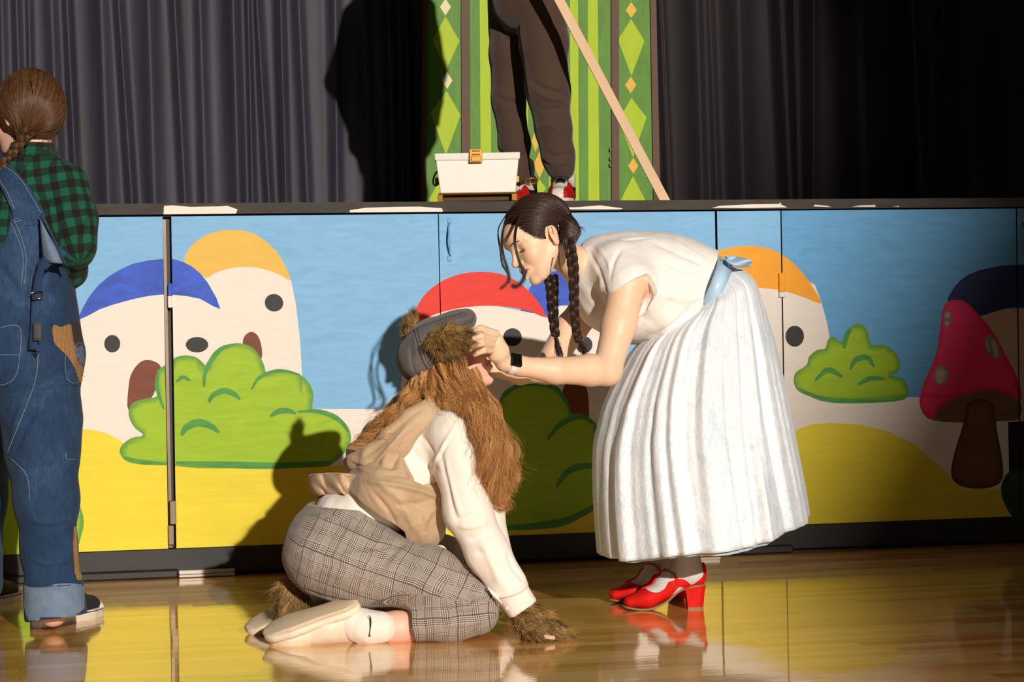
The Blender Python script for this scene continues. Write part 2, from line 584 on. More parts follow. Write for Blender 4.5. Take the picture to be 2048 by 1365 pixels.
def cast(bvh, x, y, lift=0.0):
    r = Vector(ray(x, y)).normalized()
    h = bvh.ray_cast(Vector(CAM), r)
    if h[0] is None: return None
    return np.array(h[0]) + np.array(h[1]) * lift, np.array(h[1])
def bvh_of(V, F):
    return BVHTree.FromPolygons([Vector(v) for v in V], [tuple(int(i) for i in f) for f in np.asarray(F)])
def patch(name, poly, bvh, thick, m, parent, step=5.0, lift=0.001, sm=True):
    """a cloth piece lying on a surface: outline in photo px, draped by rays, with thickness"""
    P_ = catmull(poly, 4, True) if sm else poly
    verts = [Vector((p[0], p[1])) for p in P_]; n = len(verts); edges = [(i, (i + 1) % n) for i in range(n)]
    xs = [p[0] for p in P_]; ys = [p[1] for p in P_]
    for x in np.arange(min(xs) + step / 2, max(xs), step):
        for y in np.arange(min(ys) + step / 2, max(ys), step): verts.append(Vector((x, y)))
    vo, eo, fo, *_ = geometry.delaunay_2d_cdt(verts, edges, [], 1, 1e-4)
    top, bot = [], []; ok = []
    for v in vo:
        h = cast(bvh, v.x, v.y)
        if h is None: ok.append(False); top.append(np.zeros(3)); bot.append(np.zeros(3)); continue
        ok.append(True); nn = h[1] if h[1].dot(FW) < 0 else -h[1]
        top.append(h[0] + nn * (thick + lift)); bot.append(h[0] + nn * lift)
    F = [tuple(f) for f in fo if all(ok[i] for i in f)]
    from collections import Counter
    ec = Counter()
    for f in F:
        for i in range(len(f)): ec[(f[i], f[(i + 1) % len(f)])] += 1
    N = len(vo); FF = list(F) + [tuple(i + N for i in f[::-1]) for f in F]
    for (a, b) in ec:
        if (b, a) not in ec: FF.append((a, a + N, b + N, b))
    used = sorted({i for f in FF for i in f}); mp = {u: i for i, u in enumerate(used)}
    A = top + bot
    mb = MB(); mb.V = [A[u] for u in used]; mb.F = [tuple(mp[i] for i in f) for f in FF]
    return mb.build(name, m, parent, False)
def seam(name, pts, bvh, r, m, parent, lift=.001):
    P_ = catmull(pts, 5, False); Q = []
    for p in P_:
        h = cast(bvh, p[0], p[1], 0)
        if h is not None:
            nn = h[1] if h[1].dot(FW) < 0 else -h[1]; Q.append(h[0] + nn * lift)
    if len(Q) > 2: return MB().tube(Q, r, 5).build(name, m, parent, True)

# ================================================================== THE SETTING
def paint(name, c, var=0.10, rim=None, rimw=1.0, rough=0.55, bstr=0.25, streak=(3, 3, 14)):
    s = NT(name)
    col = lin(c)
    v = s.coord('Object', streak)
    n1 = s.noise(v, 2.2, 6, 0.62, 1.2)
    n2 = s.noise(s.coord('Object', (14, 14, 3)), 3.0, 4, 0.6, 0.8)
    dark = tuple(x * (1 - var) for x in col[:3]) + (1,)
    lite = tuple(min(1, x * (1 + var)) for x in col[:3]) + (1,)
    a = s.ramp(n1, [(0.30, dark), (0.70, lite)])
    a = s.mix(s.math('MULTIPLY', n2, 0.18), a, lite)
    if rim is not None:
        at = s.attr('rim')
        wob = s.math('ADD', at.outputs['Fac'], s.math('MULTIPLY', s.math('SUBTRACT', n1, 0.5), 0.9))
        f = s.ramp(wob, [(0.42, g4(0)), (0.85, g4(1))])
        a = s.mix(s.math('MULTIPLY', f, rimw), a, lin(rim))
    s.set('Base Color', a)
    s.set('Roughness', rough)
    s.set('Specular IOR Level', 0.35)
    s.bump(n1, bstr, 0.0015)
    return s.m

P = {
 'sky': paint('paint_sky_blue', (122, 178, 222), 0.10),
 'white': paint('paint_cream_white', (232, 222, 212), 0.04),
 'blue': paint('paint_royal_blue', (40, 80, 190), 0.35, streak=(5, 5, 9)),
 'ochre': paint('paint_ochre', (228, 182, 72), 0.04),
 'orange': paint('paint_orange', (238, 158, 22), 0.06),
 'red': paint('paint_red', (222, 40, 24), 0.10),
 'yellow': paint('paint_yellow', (228, 208, 44), 0.07, streak=(1.5, 1.5, 16)),
 'green': paint('paint_bush_green', (152, 186, 8), 0.12, rim=(56, 134, 48), rimw=0.75),
 'dgreen': paint('paint_dark_green', (70, 142, 58), 0.25),
 'black': paint('paint_soot_black', (38, 35, 33), 0.15),
 'brown': paint('paint_door_brown', (116, 56, 30), 0.18),
 'pink': paint('paint_mushroom_pink', (240, 48, 108), 0.12, rim=(200, 16, 50), rimw=0.6),
 'stem': paint('paint_stem_brown', (112, 74, 50), 0.2, rim=(70, 42, 26), rimw=0.8),
 'gill': paint('paint_gill_brown', (120, 84, 60), 0.25),
 'spot': paint('paint_spot_grey', (190, 176, 156), 0.1, rim=(110, 96, 84), rimw=0.7),
 'navy': paint('paint_navy', (28, 42, 88), 0.25),
 'tan': paint('paint_tan', (196, 170, 140), 0.08),
 'pitch': paint('paint_pitch_black', (14, 12, 12), 0.2),
 'forest': paint('paint_forest_green', (30, 66, 28), 0.2),
}
P['sky_deep'] = paint('paint_sky_blue_deep', (94, 160, 210), 0.12)
PK = list(P.keys())
def ellp(cx, cy, rx, ry, rot=0, n=22):
    c, s_ = math.cos(rot), math.sin(rot)
    return [(cx + rx * math.cos(t) * c - ry * math.sin(t) * s_, cy + rx * math.cos(t) * s_ + ry * math.sin(t) * c) for t in [2 * math.pi * i / n for i in range(n)]]
def stroke(pts, w):
    """tapered brush stroke outline"""
    C = [np.array(p) for p in catmull(pts, 4, False)]
    n = len(C); Lf, Rg = [], []
    for i, p in enumerate(C):
        t = C[min(i + 1, n - 1)] - C[max(i - 1, 0)]; t = t / (np.linalg.norm(t) + 1e-9)
        nn = np.array([-t[1], t[0]]); ww = w * (0.25 + 0.75 * math.sin(math.pi * (i + 0.5) / n))
        Lf.append(tuple(p + nn * ww)); Rg.append(tuple(p - nn * ww))
    return Lf + Rg[::-1]
MURAL = []   # (paint, outline in photo pixels), later ones on top
def shape(key, pts, sm=True, n=5):
    MURAL.append((key, [tuple(p) for p in (catmull(pts, n, True) if sm else pts)]))
shape('white', [(-260, 818), (600, 818), (840, 820), (1300, 812), (1820, 795), (2140, 793), (2140, 1100), (-260, 1140)], False)
shape('yellow', [(-260, 860), (100, 858), (185, 860), (215, 868), (245, 885), (262, 905), (300, 925), (400, 935), (690, 932), (720, 940), (900, 1000), (1100, 1010), (1200, 985), (1400, 950), (1500, 910), (1590, 862), (1620, 850), (1660, 846), (1720, 850), (1780, 865), (1830, 890), (1870, 925), (1900, 952), (1940, 976), (2140, 990), (2140, 1200), (-260, 1200)], False)
# blue roofed house
shape('white', [(150, 655), (160, 632), (250, 560), (325, 525), (400, 560), (443, 620), (470, 700), (470, 935), (262, 905), (245, 885), (215, 868), (185, 860), (120, 858), (140, 740)], False)
# ochre roofed house
shape('white', [(395, 560), (412, 545), (495, 520), (582, 560), (592, 610), (600, 680), (604, 750), (604, 850), (500, 860), (400, 850)], False)
shape('ochre', [(368, 525), (378, 500), (385, 490), (410, 472), (440, 462), (470, 460), (505, 466), (540, 490), (565, 522), (582, 562), (560, 550), (530, 539), (495, 534), (455, 538), (425, 549), (410, 556)], True, 2)
shape('white', [(345, 600), (400, 590), (443, 620), (452, 700), (420, 760), (345, 760)], False)
shape('blue', [(158, 640), (168, 612), (185, 585), (215, 555), (265, 528), (325, 518), (352, 520), (385, 534), (415, 565), (441, 619), (400, 598), (345, 590), (300, 592), (250, 603), (200, 619)], True, 2)
shape('black', ellp(224.5, 688, 16, 17.5)); shape('black', ellp(394, 690, 22.5, 15.5)); shape('black', ellp(548, 606, 18.5, 17.5, 0.3))
shape('brown', [(258, 824), (257, 775), (264, 745), (283, 723), (305, 722), (322, 735), (316, 765), (300, 800)], True, 3)
shape('brown', [(487, 692), (489, 673), (503, 664), (517, 674), (524, 700), (522, 720), (512, 712)], True, 3)
shape('green', [(240, 908), (243, 892), (262, 877), (286, 871), (270, 857), (259, 838), (258, 818), (270, 804), (295, 797), (314, 792), (311, 765), (318, 740), (335, 728), (350, 716), (370, 711), (392, 715), (408, 728), (415, 737), (422, 712), (442, 694), (470, 687), (497, 691), (515, 706), (528, 730), (534, 746), (560, 740), (590, 745), (615, 762), (627, 790), (625, 818), (650, 822), (675, 832), (697, 856), (702, 882), (690, 905), (670, 924), (640, 935), (500, 937), (400, 937), (345, 932), (290, 930), (255, 924)], True, 3)
for st, w in [([(317, 740), (314, 775), (328, 820)], 4), ([(408, 775), (412, 740), (440, 700), (470, 690)], 5), ([(503, 780), (520, 755), (560, 742), (600, 750)], 4),
              ([(352, 764), (366, 755), (380, 762)], 4), ([(418, 806), (425, 792), (448, 782), (470, 790), (480, 800)], 6), ([(363, 872), (372, 856), (395, 846), (420, 852), (438, 866)], 8),
              ([(540, 834), (556, 824), (575, 822), (592, 828)], 6), ([(595, 824), (640, 824), (680, 842), (697, 866)], 5), ([(352, 926), (450, 930), (560, 932), (660, 925)], 7), ([(248, 915), (275, 924), (330, 928)], 5)]:
    shape('dgreen', stroke(st, w), False)
# bush by the first wall panel
shape('green', [(-220, 1000), (-80, 960), (0, 955), (80, 950), (140, 985), (166, 1030), (163, 1070), (140, 1120), (60, 1160), (-220, 1160)], True, 3)
# red roofed house and the blue one behind it
shape('white', [(1050, 640), (1140, 590), (1215, 640), (1225, 760), (1225, 900), (1100, 990), (1000, 900)], False)
shape('blue', [(1040, 640), (1060, 575), (1100, 545), (1150, 545), (1200, 585), (1235, 650), (1190, 620), (1120, 612), (1090, 640)], True, 3)
shape('white', [(800, 800), (806, 720), (832, 640), (930, 600), (1092, 632), (1120, 700), (1135, 800), (1135, 950), (830, 950), (800, 900)], False)
shape('red', [(827, 645), (835, 612), (852, 587), (878, 566), (905, 553), (940, 545), (985, 545), (1020, 555), (1050, 575), (1075, 602), (1093, 636), (1060, 623), (1020, 615), (975, 612), (930, 615), (890, 623), (858, 634)], True, 2)
shape('black', ellp(1025, 675, 18.5, 18)); shape('black', ellp(1168, 690, 17, 17)); shape('black', ellp(870, 700, 17, 17))
shape('brown', [(1126, 850), (1122, 800), (1130, 770), (1150, 758), (1172, 772), (1178, 820), (1172, 850)], True, 3)
shape('green', [(884, 1000), (884, 950), (895, 915), (930, 885), (985, 870), (995, 830), (1003, 790), (1030, 771), (1075, 765), (1110, 775), (1135, 800), (1142, 826), (1170, 832), (1192, 850), (1215, 900), (1225, 960), (1195, 1015), (1140, 1045), (1080, 1056), (1000, 1063), (930, 1066), (895, 1060)], True, 3)
for st, w in [([(1000, 800), (1035, 772), (1080, 766), (1115, 780), (1138, 815)], 6), ([(1095, 880), (1120, 850), (1160, 833), (1192, 850)], 6), ([(1112, 975), (1135, 945), (1170, 932), (1210, 935)], 7),
              ([(990, 1058), (1080, 1052), (1140, 1040), (1200, 1005)], 8), ([(905, 935), (940, 905), (980, 900)], 6)]:
    shape('dgreen', stroke(st, w), False)
# orange roofed house
shape('white', [(1395, 640), (1420, 560), (1530, 520), (1630, 570), (1643, 605), (1655, 650), (1661, 690), (1664, 815), (1395, 860)], False)
shape('orange', [(1385, 600), (1405, 540), (1433, 506), (1460, 496), (1500, 492), (1545, 500), (1580, 521), (1610, 552), (1630, 582), (1643, 608), (1610, 596), (1570, 583), (1530, 577), (1490, 575), (1433, 582)], True, 2)
shape('black', ellp(1589.5, 673, 18.5, 21))
shape('green', [(1588, 768), (1591, 746), (1613, 731), (1618, 714), (1635, 700), (1650, 698), (1656, 680), (1668, 674), (1683, 685), (1690, 667), (1701, 655), (1718, 648), (1735, 661), (1742, 690), (1767, 690), (1790, 705), (1800, 725), (1797, 744), (1782, 751), (1805, 758), (1816, 776), (1812, 797), (1785, 804), (1740, 805), (1680, 803), (1630, 796), (1600, 785)], True, 3)
for st, w in [([(1688, 698), (1692, 676), (1702, 658)], 5), ([(1700, 740), (1712, 720), (1735, 716), (1748, 735)], 6), ([(1630, 762), (1652, 742), (1668, 744), (1685, 755)], 6), ([(1715, 770), (1740, 758), (1770, 758)], 5), ([(1594, 776), (1640, 797), (1700, 803), (1790, 802)], 5)]:
    shape('dgreen', stroke(st, w), False)
shape('navy', [(1893, 612), (1908, 575), (1938, 549), (1980, 536), (2030, 530), (2140, 540), (2140, 625), (2048, 616), (2010, 618), (1962, 634), (1930, 620)], True, 2)
shape('tan', [(1960, 633), (2010, 618), (2140, 622), (2140, 860), (2030, 850), (2000, 760)], False)
shape('gill', [(1860, 838), (1880, 812), (1920, 790), (1970, 780), (2015, 785), (2041, 803), (2038, 838), (2000, 843), (1960, 846), (1900, 845)], True, 3)
shape('stem', [(1926, 850), (1932, 815), (1948, 800), (1970, 798), (1988, 815), (1994, 860), (2006, 930), (2003, 962), (1980, 976), (1940, 977), (1910, 966), (1902, 940), (1912, 895)], True, 3)
shape('pink', [(1895, 604), (1910, 600), (1932, 605), (1960, 632), (1990, 670), (2012, 712), (2035, 757), (2043, 800), (2012, 787), (1970, 781), (1920, 793), (1882, 813), (1863, 838), (1848, 830), (1839, 808), (1843, 780), (1857, 745), (1873, 706), (1880, 660), (1885, 622)], True, 3)
shape('spot', ellp(1895, 637, 7.5, 19, 0.1)); shape('spot', ellp(1985, 694, 14, 26, -0.45)); shape('spot', ellp(1882, 751, 15.5, 20, 0.1))
shape('pitch', [(2016, 845), (2140, 838), (2140, 945), (2018, 945)], False)
shape('forest', [(2002, 985), (2008, 958), (2030, 942), (2140, 935), (2140, 1045), (2040, 1040), (2015, 1020)], True, 3)

def in_poly(pts, poly):
    x, y = pts[:, 0], pts[:, 1]; inside = np.zeros(len(pts), bool); n = len(poly)
    for i in range(n):
        x0, y0 = poly[i]; x1, y1 = poly[(i + 1) % n]
        if y0 == y1: continue
        c = ((y0 > y) != (y1 > y)) & (x < (x1 - x0) * (y - y0) / (y1 - y0) + x0)
        inside ^= c
    return inside
def seg_dist(pts, poly):
    best = np.full(len(pts), 1e9); n = len(poly)
    for i in range(n):
        a = np.array(poly[i]); b = np.array(poly[(i + 1) % n]); ab = b - a
        t = np.clip(((pts - a) @ ab) / max(1e-9, ab @ ab), 0, 1)
        best = np.minimum(best, np.linalg.norm(pts - a - t[:, None] * ab, axis=1))
    return best
ZLIP = float(WY(1200, 402)[2])          # stage top
def wall_pt(px, py, Y=0.0): return WY(px, py, Y)
def mural_mesh(corners, shapes, base, Y, thick):
    """a board outlined by 4 photo points, its face divided along the painted outlines"""
    # to wall metres
    def tw(p): q = WY(p[0], p[1], Y); return (q[0], q[2])
    rect = [tw(p) for p in corners]
    x0 = min(p[0] for p in rect); x1 = max(p[0] for p in rect); z0 = min(p[1] for p in rect); z1 = max(p[1] for p in rect)
    polys = []
    for key, pts in shapes:
        w = [tw(p) for p in pts]
        if max(p[0] for p in w) < x0 or min(p[0] for p in w) > x1 or max(p[1] for p in w) < z0 or min(p[1] for p in w) > z1: continue
        polys.append((key, w))
    verts, edges = [], []
    def add(poly):
        b = len(verts)
        verts.extend(Vector(p) for p in poly)
        edges.extend((b + i, b + (i + 1) % len(poly)) for i in range(len(poly)))
    add(rect)
    for k, w in polys: add(w)
    step = 0.03
    for gx in np.arange(x0 + step / 2, x1, step):
        for gz in np.arange(z0 + step / 2, z1, step): verts.append(Vector((gx, gz)))
    vo, eo, fo, *_ = geometry.delaunay_2d_cdt(verts, edges, [], 0, 1e-5)
    vo = np.array([(v.x, v.y) for v in vo])
    f = np.array([list(t) for t in fo if len(t) == 3])
    cen = vo[f].mean(1)
    keep = in_poly(cen, rect)
    f = f[keep]; cen = cen[keep]
    idx = np.full(len(f), PK.index(base)); owner = np.full(len(f), -1)
    for pi, (k, w) in enumerate(polys):
        m_ = in_poly(cen, w)
        idx[m_] = PK.index(k); owner[m_] = pi
    rim = np.zeros((len(f), 3))
    for pi, (k, w) in enumerate(polys):
        if k not in ('green', 'pink', 'stem', 'spot'): continue
        m_ = np.where(owner == pi)[0]
        if not len(m_): continue
        ctr = vo[f[m_]].reshape(-1, 2)
        wd = {'green': 0.022, 'pink': 0.018, 'stem': 0.02, 'spot': 0.006}[k]
        rim[m_] = np.exp(-seg_dist(ctr, w) / wd).reshape(-1, 3)
    # orientation towards the room (-y)
    a = vo[f[:, 1]] - vo[f[:, 0]]; b = vo[f[:, 2]] - vo[f[:, 0]]
    flip = (a[:, 0] * b[:, 1] - a[:, 1] * b[:, 0]) < 0
    f[flip] = f[flip][:, [0, 2, 1]]; rim[flip] = rim[flip][:, [0, 2, 1]]
    used_v = np.unique(f); mp = np.full(len(vo), -1); mp[used_v] = np.arange(len(used_v)); vo = vo[used_v]; f = mp[f]
    V = [(x, Y, z) for x, z in vo]
    F = [tuple(t) for t in f]; MI = list(idx)
    n = len(V)
    cr = [int(np.argmin(((vo - np.array(r)) ** 2).sum(1))) for r in rect]
    for (x, z) in rect: V.append((x, Y + thick, z))
    for i in range(4):
        F.append((cr[i], cr[(i + 1) % 4], n + (i + 1) % 4, n + i)); MI.append(PK.index('pitch'))
    F.append((n + 3, n + 2, n + 1, n)); MI.append(PK.index('pitch'))
    used = sorted(set(MI)); remap = {k: i for i, k in enumerate(used)}
    rimc = np.concatenate([rim.ravel(), np.zeros(20)])
    return V, F, [remap[k] for k in MI], [P[PK[k]] for k in used], rimc

M_BEAM = paint('black_painted_timber', (62, 56, 50), 0.28, bstr=0.7, rough=0.7)
M_KICK = mat('black_kick_board', (24, 21, 20), 0.55, bstr=0.2)
M_METAL = mat('dull_steel', (120, 104, 90), 0.5, 0.8, bstr=0.1)
M_VINYL = mat('white_base_trim', (205, 196, 186), 0.4, bstr=0.1)
def panel(name, corners, label, Y=0.0, base='sky'):
    V, F, MI, mats, rimc = mural_mesh(corners, MURAL, base, Y, 0.03)
    loc = V[-1]
    o = mesh_obj(name, V, F, mats, None, False, MI, loc=(loc[0], loc[1], 0.12))
    a = o.data.attributes.new('rim', 'FLOAT', 'CORNER'); a.data.foreach_set('value', rimc.astype(np.float32))
    tag(o, label, 'panel', 'painted panels across the stage front')
    return o
pan = []
pan.append(panel('painted_panel', [(-250, 437), (325, 431), (337, 1114), (-250, 1140)], 'painted board behind the denim overalls with left half of the blue-roofed house'))
pan.append(panel('painted_panel', [(342.5, 430.5), (875.5, 425), (890, 1086), (353, 1113)], 'painted board with ochre-roofed house and big round green bush'))
pan.append(panel('painted_panel', [(877.5, 425), (1429.5, 420), (1441, 1080), (892, 1097)], 'painted door with red-roofed house behind the two girls'))
pan.append(panel('painted_panel', [(1434, 419.5), (1560.5, 418), (1571, 1070.5), (1445, 1078)], 'narrow painted board with orange roof just right of the bent girl'))
pan.append(panel('painted_panel', [(1563, 418), (2031.5, 415), (2040.5, 1047), (1573.5, 1070)], 'wide painted door with green bush, yellow hill and pink spotted mushroom', base='sky_deep'))
pan.append(panel('painted_panel', [(2034, 415), (2140, 413.5), (2148, 1040), (2043, 1047)], 'sliver of dark painted board at the right edge beyond the mushroom', base='sky_deep'))

# hinges, handles on the panels
def small(name, pxbox, Y0, Y1, m, parent, bev=0.002):
    a = WY(pxbox[0], pxbox[3], Y0); b = WY(pxbox[2], pxbox[1], Y0)
    mb = MB(); mb.box((a[0], Y0, a[2]), (b[0], Y1, b[2]), bev)
    return mb.build(name, m, parent)
small('hinge', (336, 567, 345, 592), -0.014, 0.0, P['blue'], pan[1])
small('hinge', (336, 592, 345, 616), -0.014, 0.0, P['white'], pan[1])
small('hinge', (1559, 546, 1571, 584), -0.012, 0.0, P['orange'], pan[4])
small('hinge', (1559, 584, 1571, 595), -0.012, 0.0, P['white'], pan[4])
small('hinge', (340, 1002, 352, 1050), -0.014, 0.0, M_METAL, pan[1])
small('hinge', (337, 1051, 348, 1091), -0.012, 0.0, M_METAL, pan[0])
def handle(parent, px, y0, y1, m, r=0.0035):
    mb = MB(); pts = []
    for i in range(13):
        t = i / 12
        q = WY(px + (y0 - y0) + 2 * t, y0 + (y1 - y0) * t, 0)
        pts.append((q[0] - 0.006 * math.sin(math.pi * t), -0.004 - 0.026 * math.sin(math.pi * t), q[2]))
    mb.tube(pts, r, 8)
    for yy in (y0 - 5, y1 + 5):
        c = WY(px + 1, yy, 0)
        mb.box((c[0] - .007, -0.004, c[2] - .011), (c[0] + .007, 0, c[2] + .011), .002)
    return mb.build('handle', m, parent, True)
handle(pan[2], 898, 447, 512, P['sky'])
handle(pan[5], 2046, 446, 494, mat('brass_pull', (170, 150, 90), 0.3, 1.0))

# stage lip with paint patches
sw = []
for poly in ([(328, 412), (345, 411), (380, 414), (440, 413), (455, 412), (475, 419), (472, 428), (327, 430)],
             [(699, 421), (730, 416), (790, 414), (840, 413.5), (884, 417), (886, 424), (800, 424.5), (700, 425)],
             [(1108, 414), (1150, 415), (1200, 411), (1246, 417), (1240, 419), (1150, 419), (1110, 419)],
             [(1424, 416), (1440, 412), (1500, 409), (1558, 408), (1561, 405), (1563, 410), (1575, 415), (1500, 416.5)],
             [(1626, 413), (1630, 409.5), (1655, 412), (1662, 414.5)], [(1704, 414), (1720, 411), (1751, 410), (1751, 414)], [(1786, 413), (1798, 412), (1798, 414)]):
    sw.append(('white', poly))
pk_save = P['pitch']
def lip():
    shapes = sw
    # board coloured with the dark timber paint: reuse the mural mesher with a temporary base
    P['timber'] = M_BEAM; PK.append('timber')
    V, F, MI, mats, rimc = mural_mesh([(-260, 411), (2150, 395), (2150, 413), (-260, 434)], shapes, 'timber', -0.022, 0.05)
    return mesh_obj('trim_1', V, F, mats, None, False, MI)
o = lip(); tag(o, 'black painted timber lip along the stage edge with white paint smears', kind='structure')
zl = float(WY(1200, 415)[2])
mb = MB(); mb.box((-4, 0.0, ZLIP - 0.04), (5, 4.2, ZLIP - 0.004)); o = mb.build('floor_stage', M_KICK); tag(o, kind='structure')
mb = MB(); mb.box((-4, 0.034, 0), (5, 0.08, ZLIP - 0.04)); o = mb.build('wall_stage_front', M_KICK); tag(o, kind='structure')
# frame posts seen in the gap
gp = WY(331, 600, 0.01)
mb = MB(); mb.box((gp[0] - 0.004, 0.006, 0.1), (gp[0] + 0.006, 0.034, ZLIP - 0.05)); o = mb.build('trim_2', M_METAL); tag(o, kind='structure')
# kick board
mb = MB(); mb.box((-4, -0.004, 0.012), (5, 0.034, 0.098), 0.003); o = mb.build('baseboard_stage', M_KICK); tag(o, kind='structure')
mb = MB()
for (a, b) in ((-250, 357), (890, 1000), (1440, 1588)):
    p0 = WY(a, 1150, -0.02)[0]; p1 = WY(b, 1150, -0.02)[0]
    mb.box((p0, -0.022, 0), (p1, 0.0, 0.03), 0.006)
o = mb.build('trim_3', M_KICK); tag(o, kind='structure')
mb = MB()
for (a, b) in ((358, 470), (900, 930), (1375, 1442)):
    p0 = WY(a, 1150, -0.02)[0]; p1 = WY(b, 1150, -0.02)[0]
    mb.box((p0, -0.026, 0.002), (p1, 0.0, 0.010), 0.002); mb.box((p0, -0.018, 0.011), (p1, 0.0, 0.024), 0.002)
o = mb.build('trim_4', M_VINYL); tag(o, kind='structure')

# gym floor: polished maple strips running along the stage
s = NT('polished_maple_floor')
tc = s.n('ShaderNodeTexCoord'); sx = s.n('ShaderNodeSeparateXYZ'); s.l(tc.outputs['Object'], sx.inputs[0])
row = s.math('FLOOR', s.math('DIVIDE', sx.outputs[1], 0.057))
wn = s.n('ShaderNodeTexWhiteNoise', noise_dimensions='1D'); s.l(row, wn.inputs['W'])
xo = s.math('ADD', s.math('DIVIDE', sx.outputs[0], 0.62), s.math('MULTIPLY', wn.outputs['Value'], 7.0))
colid = s.math('FLOOR', xo)
cmb = s.n('ShaderNodeCombineXYZ'); s.l(colid, cmb.inputs[0]); s.l(row, cmb.inputs[1])
w2 = s.n('ShaderNodeTexWhiteNoise', noise_dimensions='3D'); s.l(cmb.outputs[0], w2.inputs['Vector'])
grain = s.noise(s.coord('Object', (3, 60, 60)), 3.0, 5, 0.6, 0.6)
tone = s.math('ADD', s.math('MULTIPLY', w2.outputs['Value'], 0.62), s.math('MULTIPLY', grain, 0.5))
colr = s.ramp(tone, [(0.15, lin((206, 136, 66))), (0.45, lin((240, 178, 100))), (0.72, lin((252, 202, 128))), (1.0, lin((255, 220, 158)))])
fy = s.math('FRACT', s.math('DIVIDE', sx.outputs[1], 0.057)); fx = s.math('FRACT', xo)
seamf = s.math('MAXIMUM', s.math('LESS_THAN', fy, 0.03), s.math('LESS_THAN', fx, 0.004))
colr = s.mix(s.math('MULTIPLY', seamf, 0.4), colr, lin((60, 34, 14)))
s.set('Base Color', colr); s.set('Roughness', 0.30); s.set('IOR', 1.5)
s.set('Coat Weight', 1.0); s.set('Coat IOR', 1.95); s.set('Coat Roughness', 0.016); s.set('Coat Tint', (1.0, 0.93, 0.74, 1))
vm = s.n('ShaderNodeVectorMath', operation='SUBTRACT'); s.l(w2.outputs['Color'], vm.inputs[0]); vm.inputs[1].default_value = (.5, .5, .5)
vs2 = s.n('ShaderNodeVectorMath', operation='MULTIPLY'); s.l(vm.outputs[0], vs2.inputs[0]); vs2.inputs[1].default_value = (0.001, 0.008, 0)
wv = s.noise(s.coord('Object', (1.2, 26, 1)), 2.0, 3, 0.6)
bp = s.n('ShaderNodeBump'); s.l(wv, bp.inputs['Height']); bp.inputs['Strength'].default_value = 0.35; bp.inputs['Distance'].default_value = 0.0006
va = s.n('ShaderNodeVectorMath', operation='ADD'); s.l(bp.outputs[0], va.inputs[0]); s.l(vs2.outputs[0], va.inputs[1])
vn = s.n('ShaderNodeVectorMath', operation='NORMALIZE'); s.l(va.outputs[0], vn.inputs[0])
s.l(vn.outputs[0], s.b.inputs['Normal']); s.l(vn.outputs[0], s.b.inputs['Coat Normal'])
mb = MB(); mb.box((-9, -11, -0.06), (9, 0.05, 0.0)); o = mb.build('floor', s.m); tag(o, kind='structure')

# ------------------------------------------------------------------ curtains
YC = 2.78
s = NT('navy_velvet')
at = s.attr('tone')
nz = s.noise(s.coord('Object', (8, 8, 0.6)), 1.6, 4, 0.6)
c = s.ramp(nz, [(0.35, lin((42, 42, 56))), (0.65, lin((60, 57, 70)))])
s.set('Base Color', c); s.set('Roughness', 0.62); s.set('Sheen Weight', 0.75); s.set('Sheen Roughness', 0.3); s.set('Sheen Tint', lin((190, 165, 160)))
s.bump(s.noise(s.coord('Object', (1, 1, 1)), 260, 2, 0.5), 0.15, 0.001)
M_VELVET = s.m
s = NT('shaded_velvet')  # darker copy of the curtain velvet, the unlit side's shade put into its colour
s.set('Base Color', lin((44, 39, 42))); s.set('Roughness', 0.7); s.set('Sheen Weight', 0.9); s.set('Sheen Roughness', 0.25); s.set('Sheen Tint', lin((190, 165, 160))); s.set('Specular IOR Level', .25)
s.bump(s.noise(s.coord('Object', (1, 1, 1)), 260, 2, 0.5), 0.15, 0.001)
M_VELVET_SHADED = s.m
def curtain(name, label, xs0, xs1, ridges, Y, seed, mv):
    a = WY(xs0, 200, Y)[0]; b = WY(xs1, 200, Y)[0]
    zb, zt = ZLIP + 0.01, ZLIP + 2.4
    nx = int((b - a) / 0.006); nz_ = 30
    X = np.linspace(a, b, nx)
    V = []
    R_ = [(WY(p, 200, Y)[0], w * 0.0021, h, l * 0.0021) for p, w, h, l in ridges]
    for j in range(nz_ + 1):
        t = j / nz_; z = zb + (zt - zb) * t
        dep = 0.018 * pnoise(np.stack([X * 5.0, np.full(nx, seed + 0.25 * z), np.full(nx, 0.5)], 1)) * 2
        dep += 0.006 * pnoise(np.stack([X * 14.0, np.full(nx, seed + 3 + 0.35 * z), np.full(nx, 0.5)], 1)) * 2
        for (rx, w, h, l) in R_:
            dep = dep + h * np.exp(-(np.abs(X - rx - l * (0.5 - (z - ZLIP)) ) / w) ** 1.7)
        V.append(np.stack([X, Y - dep, np.full(nx, z)], 1))
    V = np.concatenate(V)
    V2 = V.copy(); V2[:, 1] += 0.012
    n = len(V)
    i = np.arange(nx - 1)[None, :] + (np.arange(nz_) * nx)[:, None]; i = i.ravel()
    F = np.stack([i, i + 1, i + nx + 1, i + nx], 1)
    Fb = np.stack([i, i + nx, i + nx + 1, i + 1], 1) + n
    ed = []
    for k in range(nx - 1): ed.append((k, k + n, k + 1 + n, k + 1)); q = nz_ * nx + k; ed.append((q, q + 1, q + 1 + n, q + n))
    for k in range(nz_):
        q = k * nx; ed.append((q, q + nx, q + nx + n, q + n)); q = k * nx + nx - 1; ed.append((q, q + n, q + nx + n, q + nx))
    F = np.concatenate([F, Fb, np.array(ed)])
    o = mesh_obj(name, np.concatenate([V, V2]), F, mv, loc=((a + b) / 2, Y, ZLIP + 0.01))
    return tag(o, label, 'curtain', 'stage curtains')
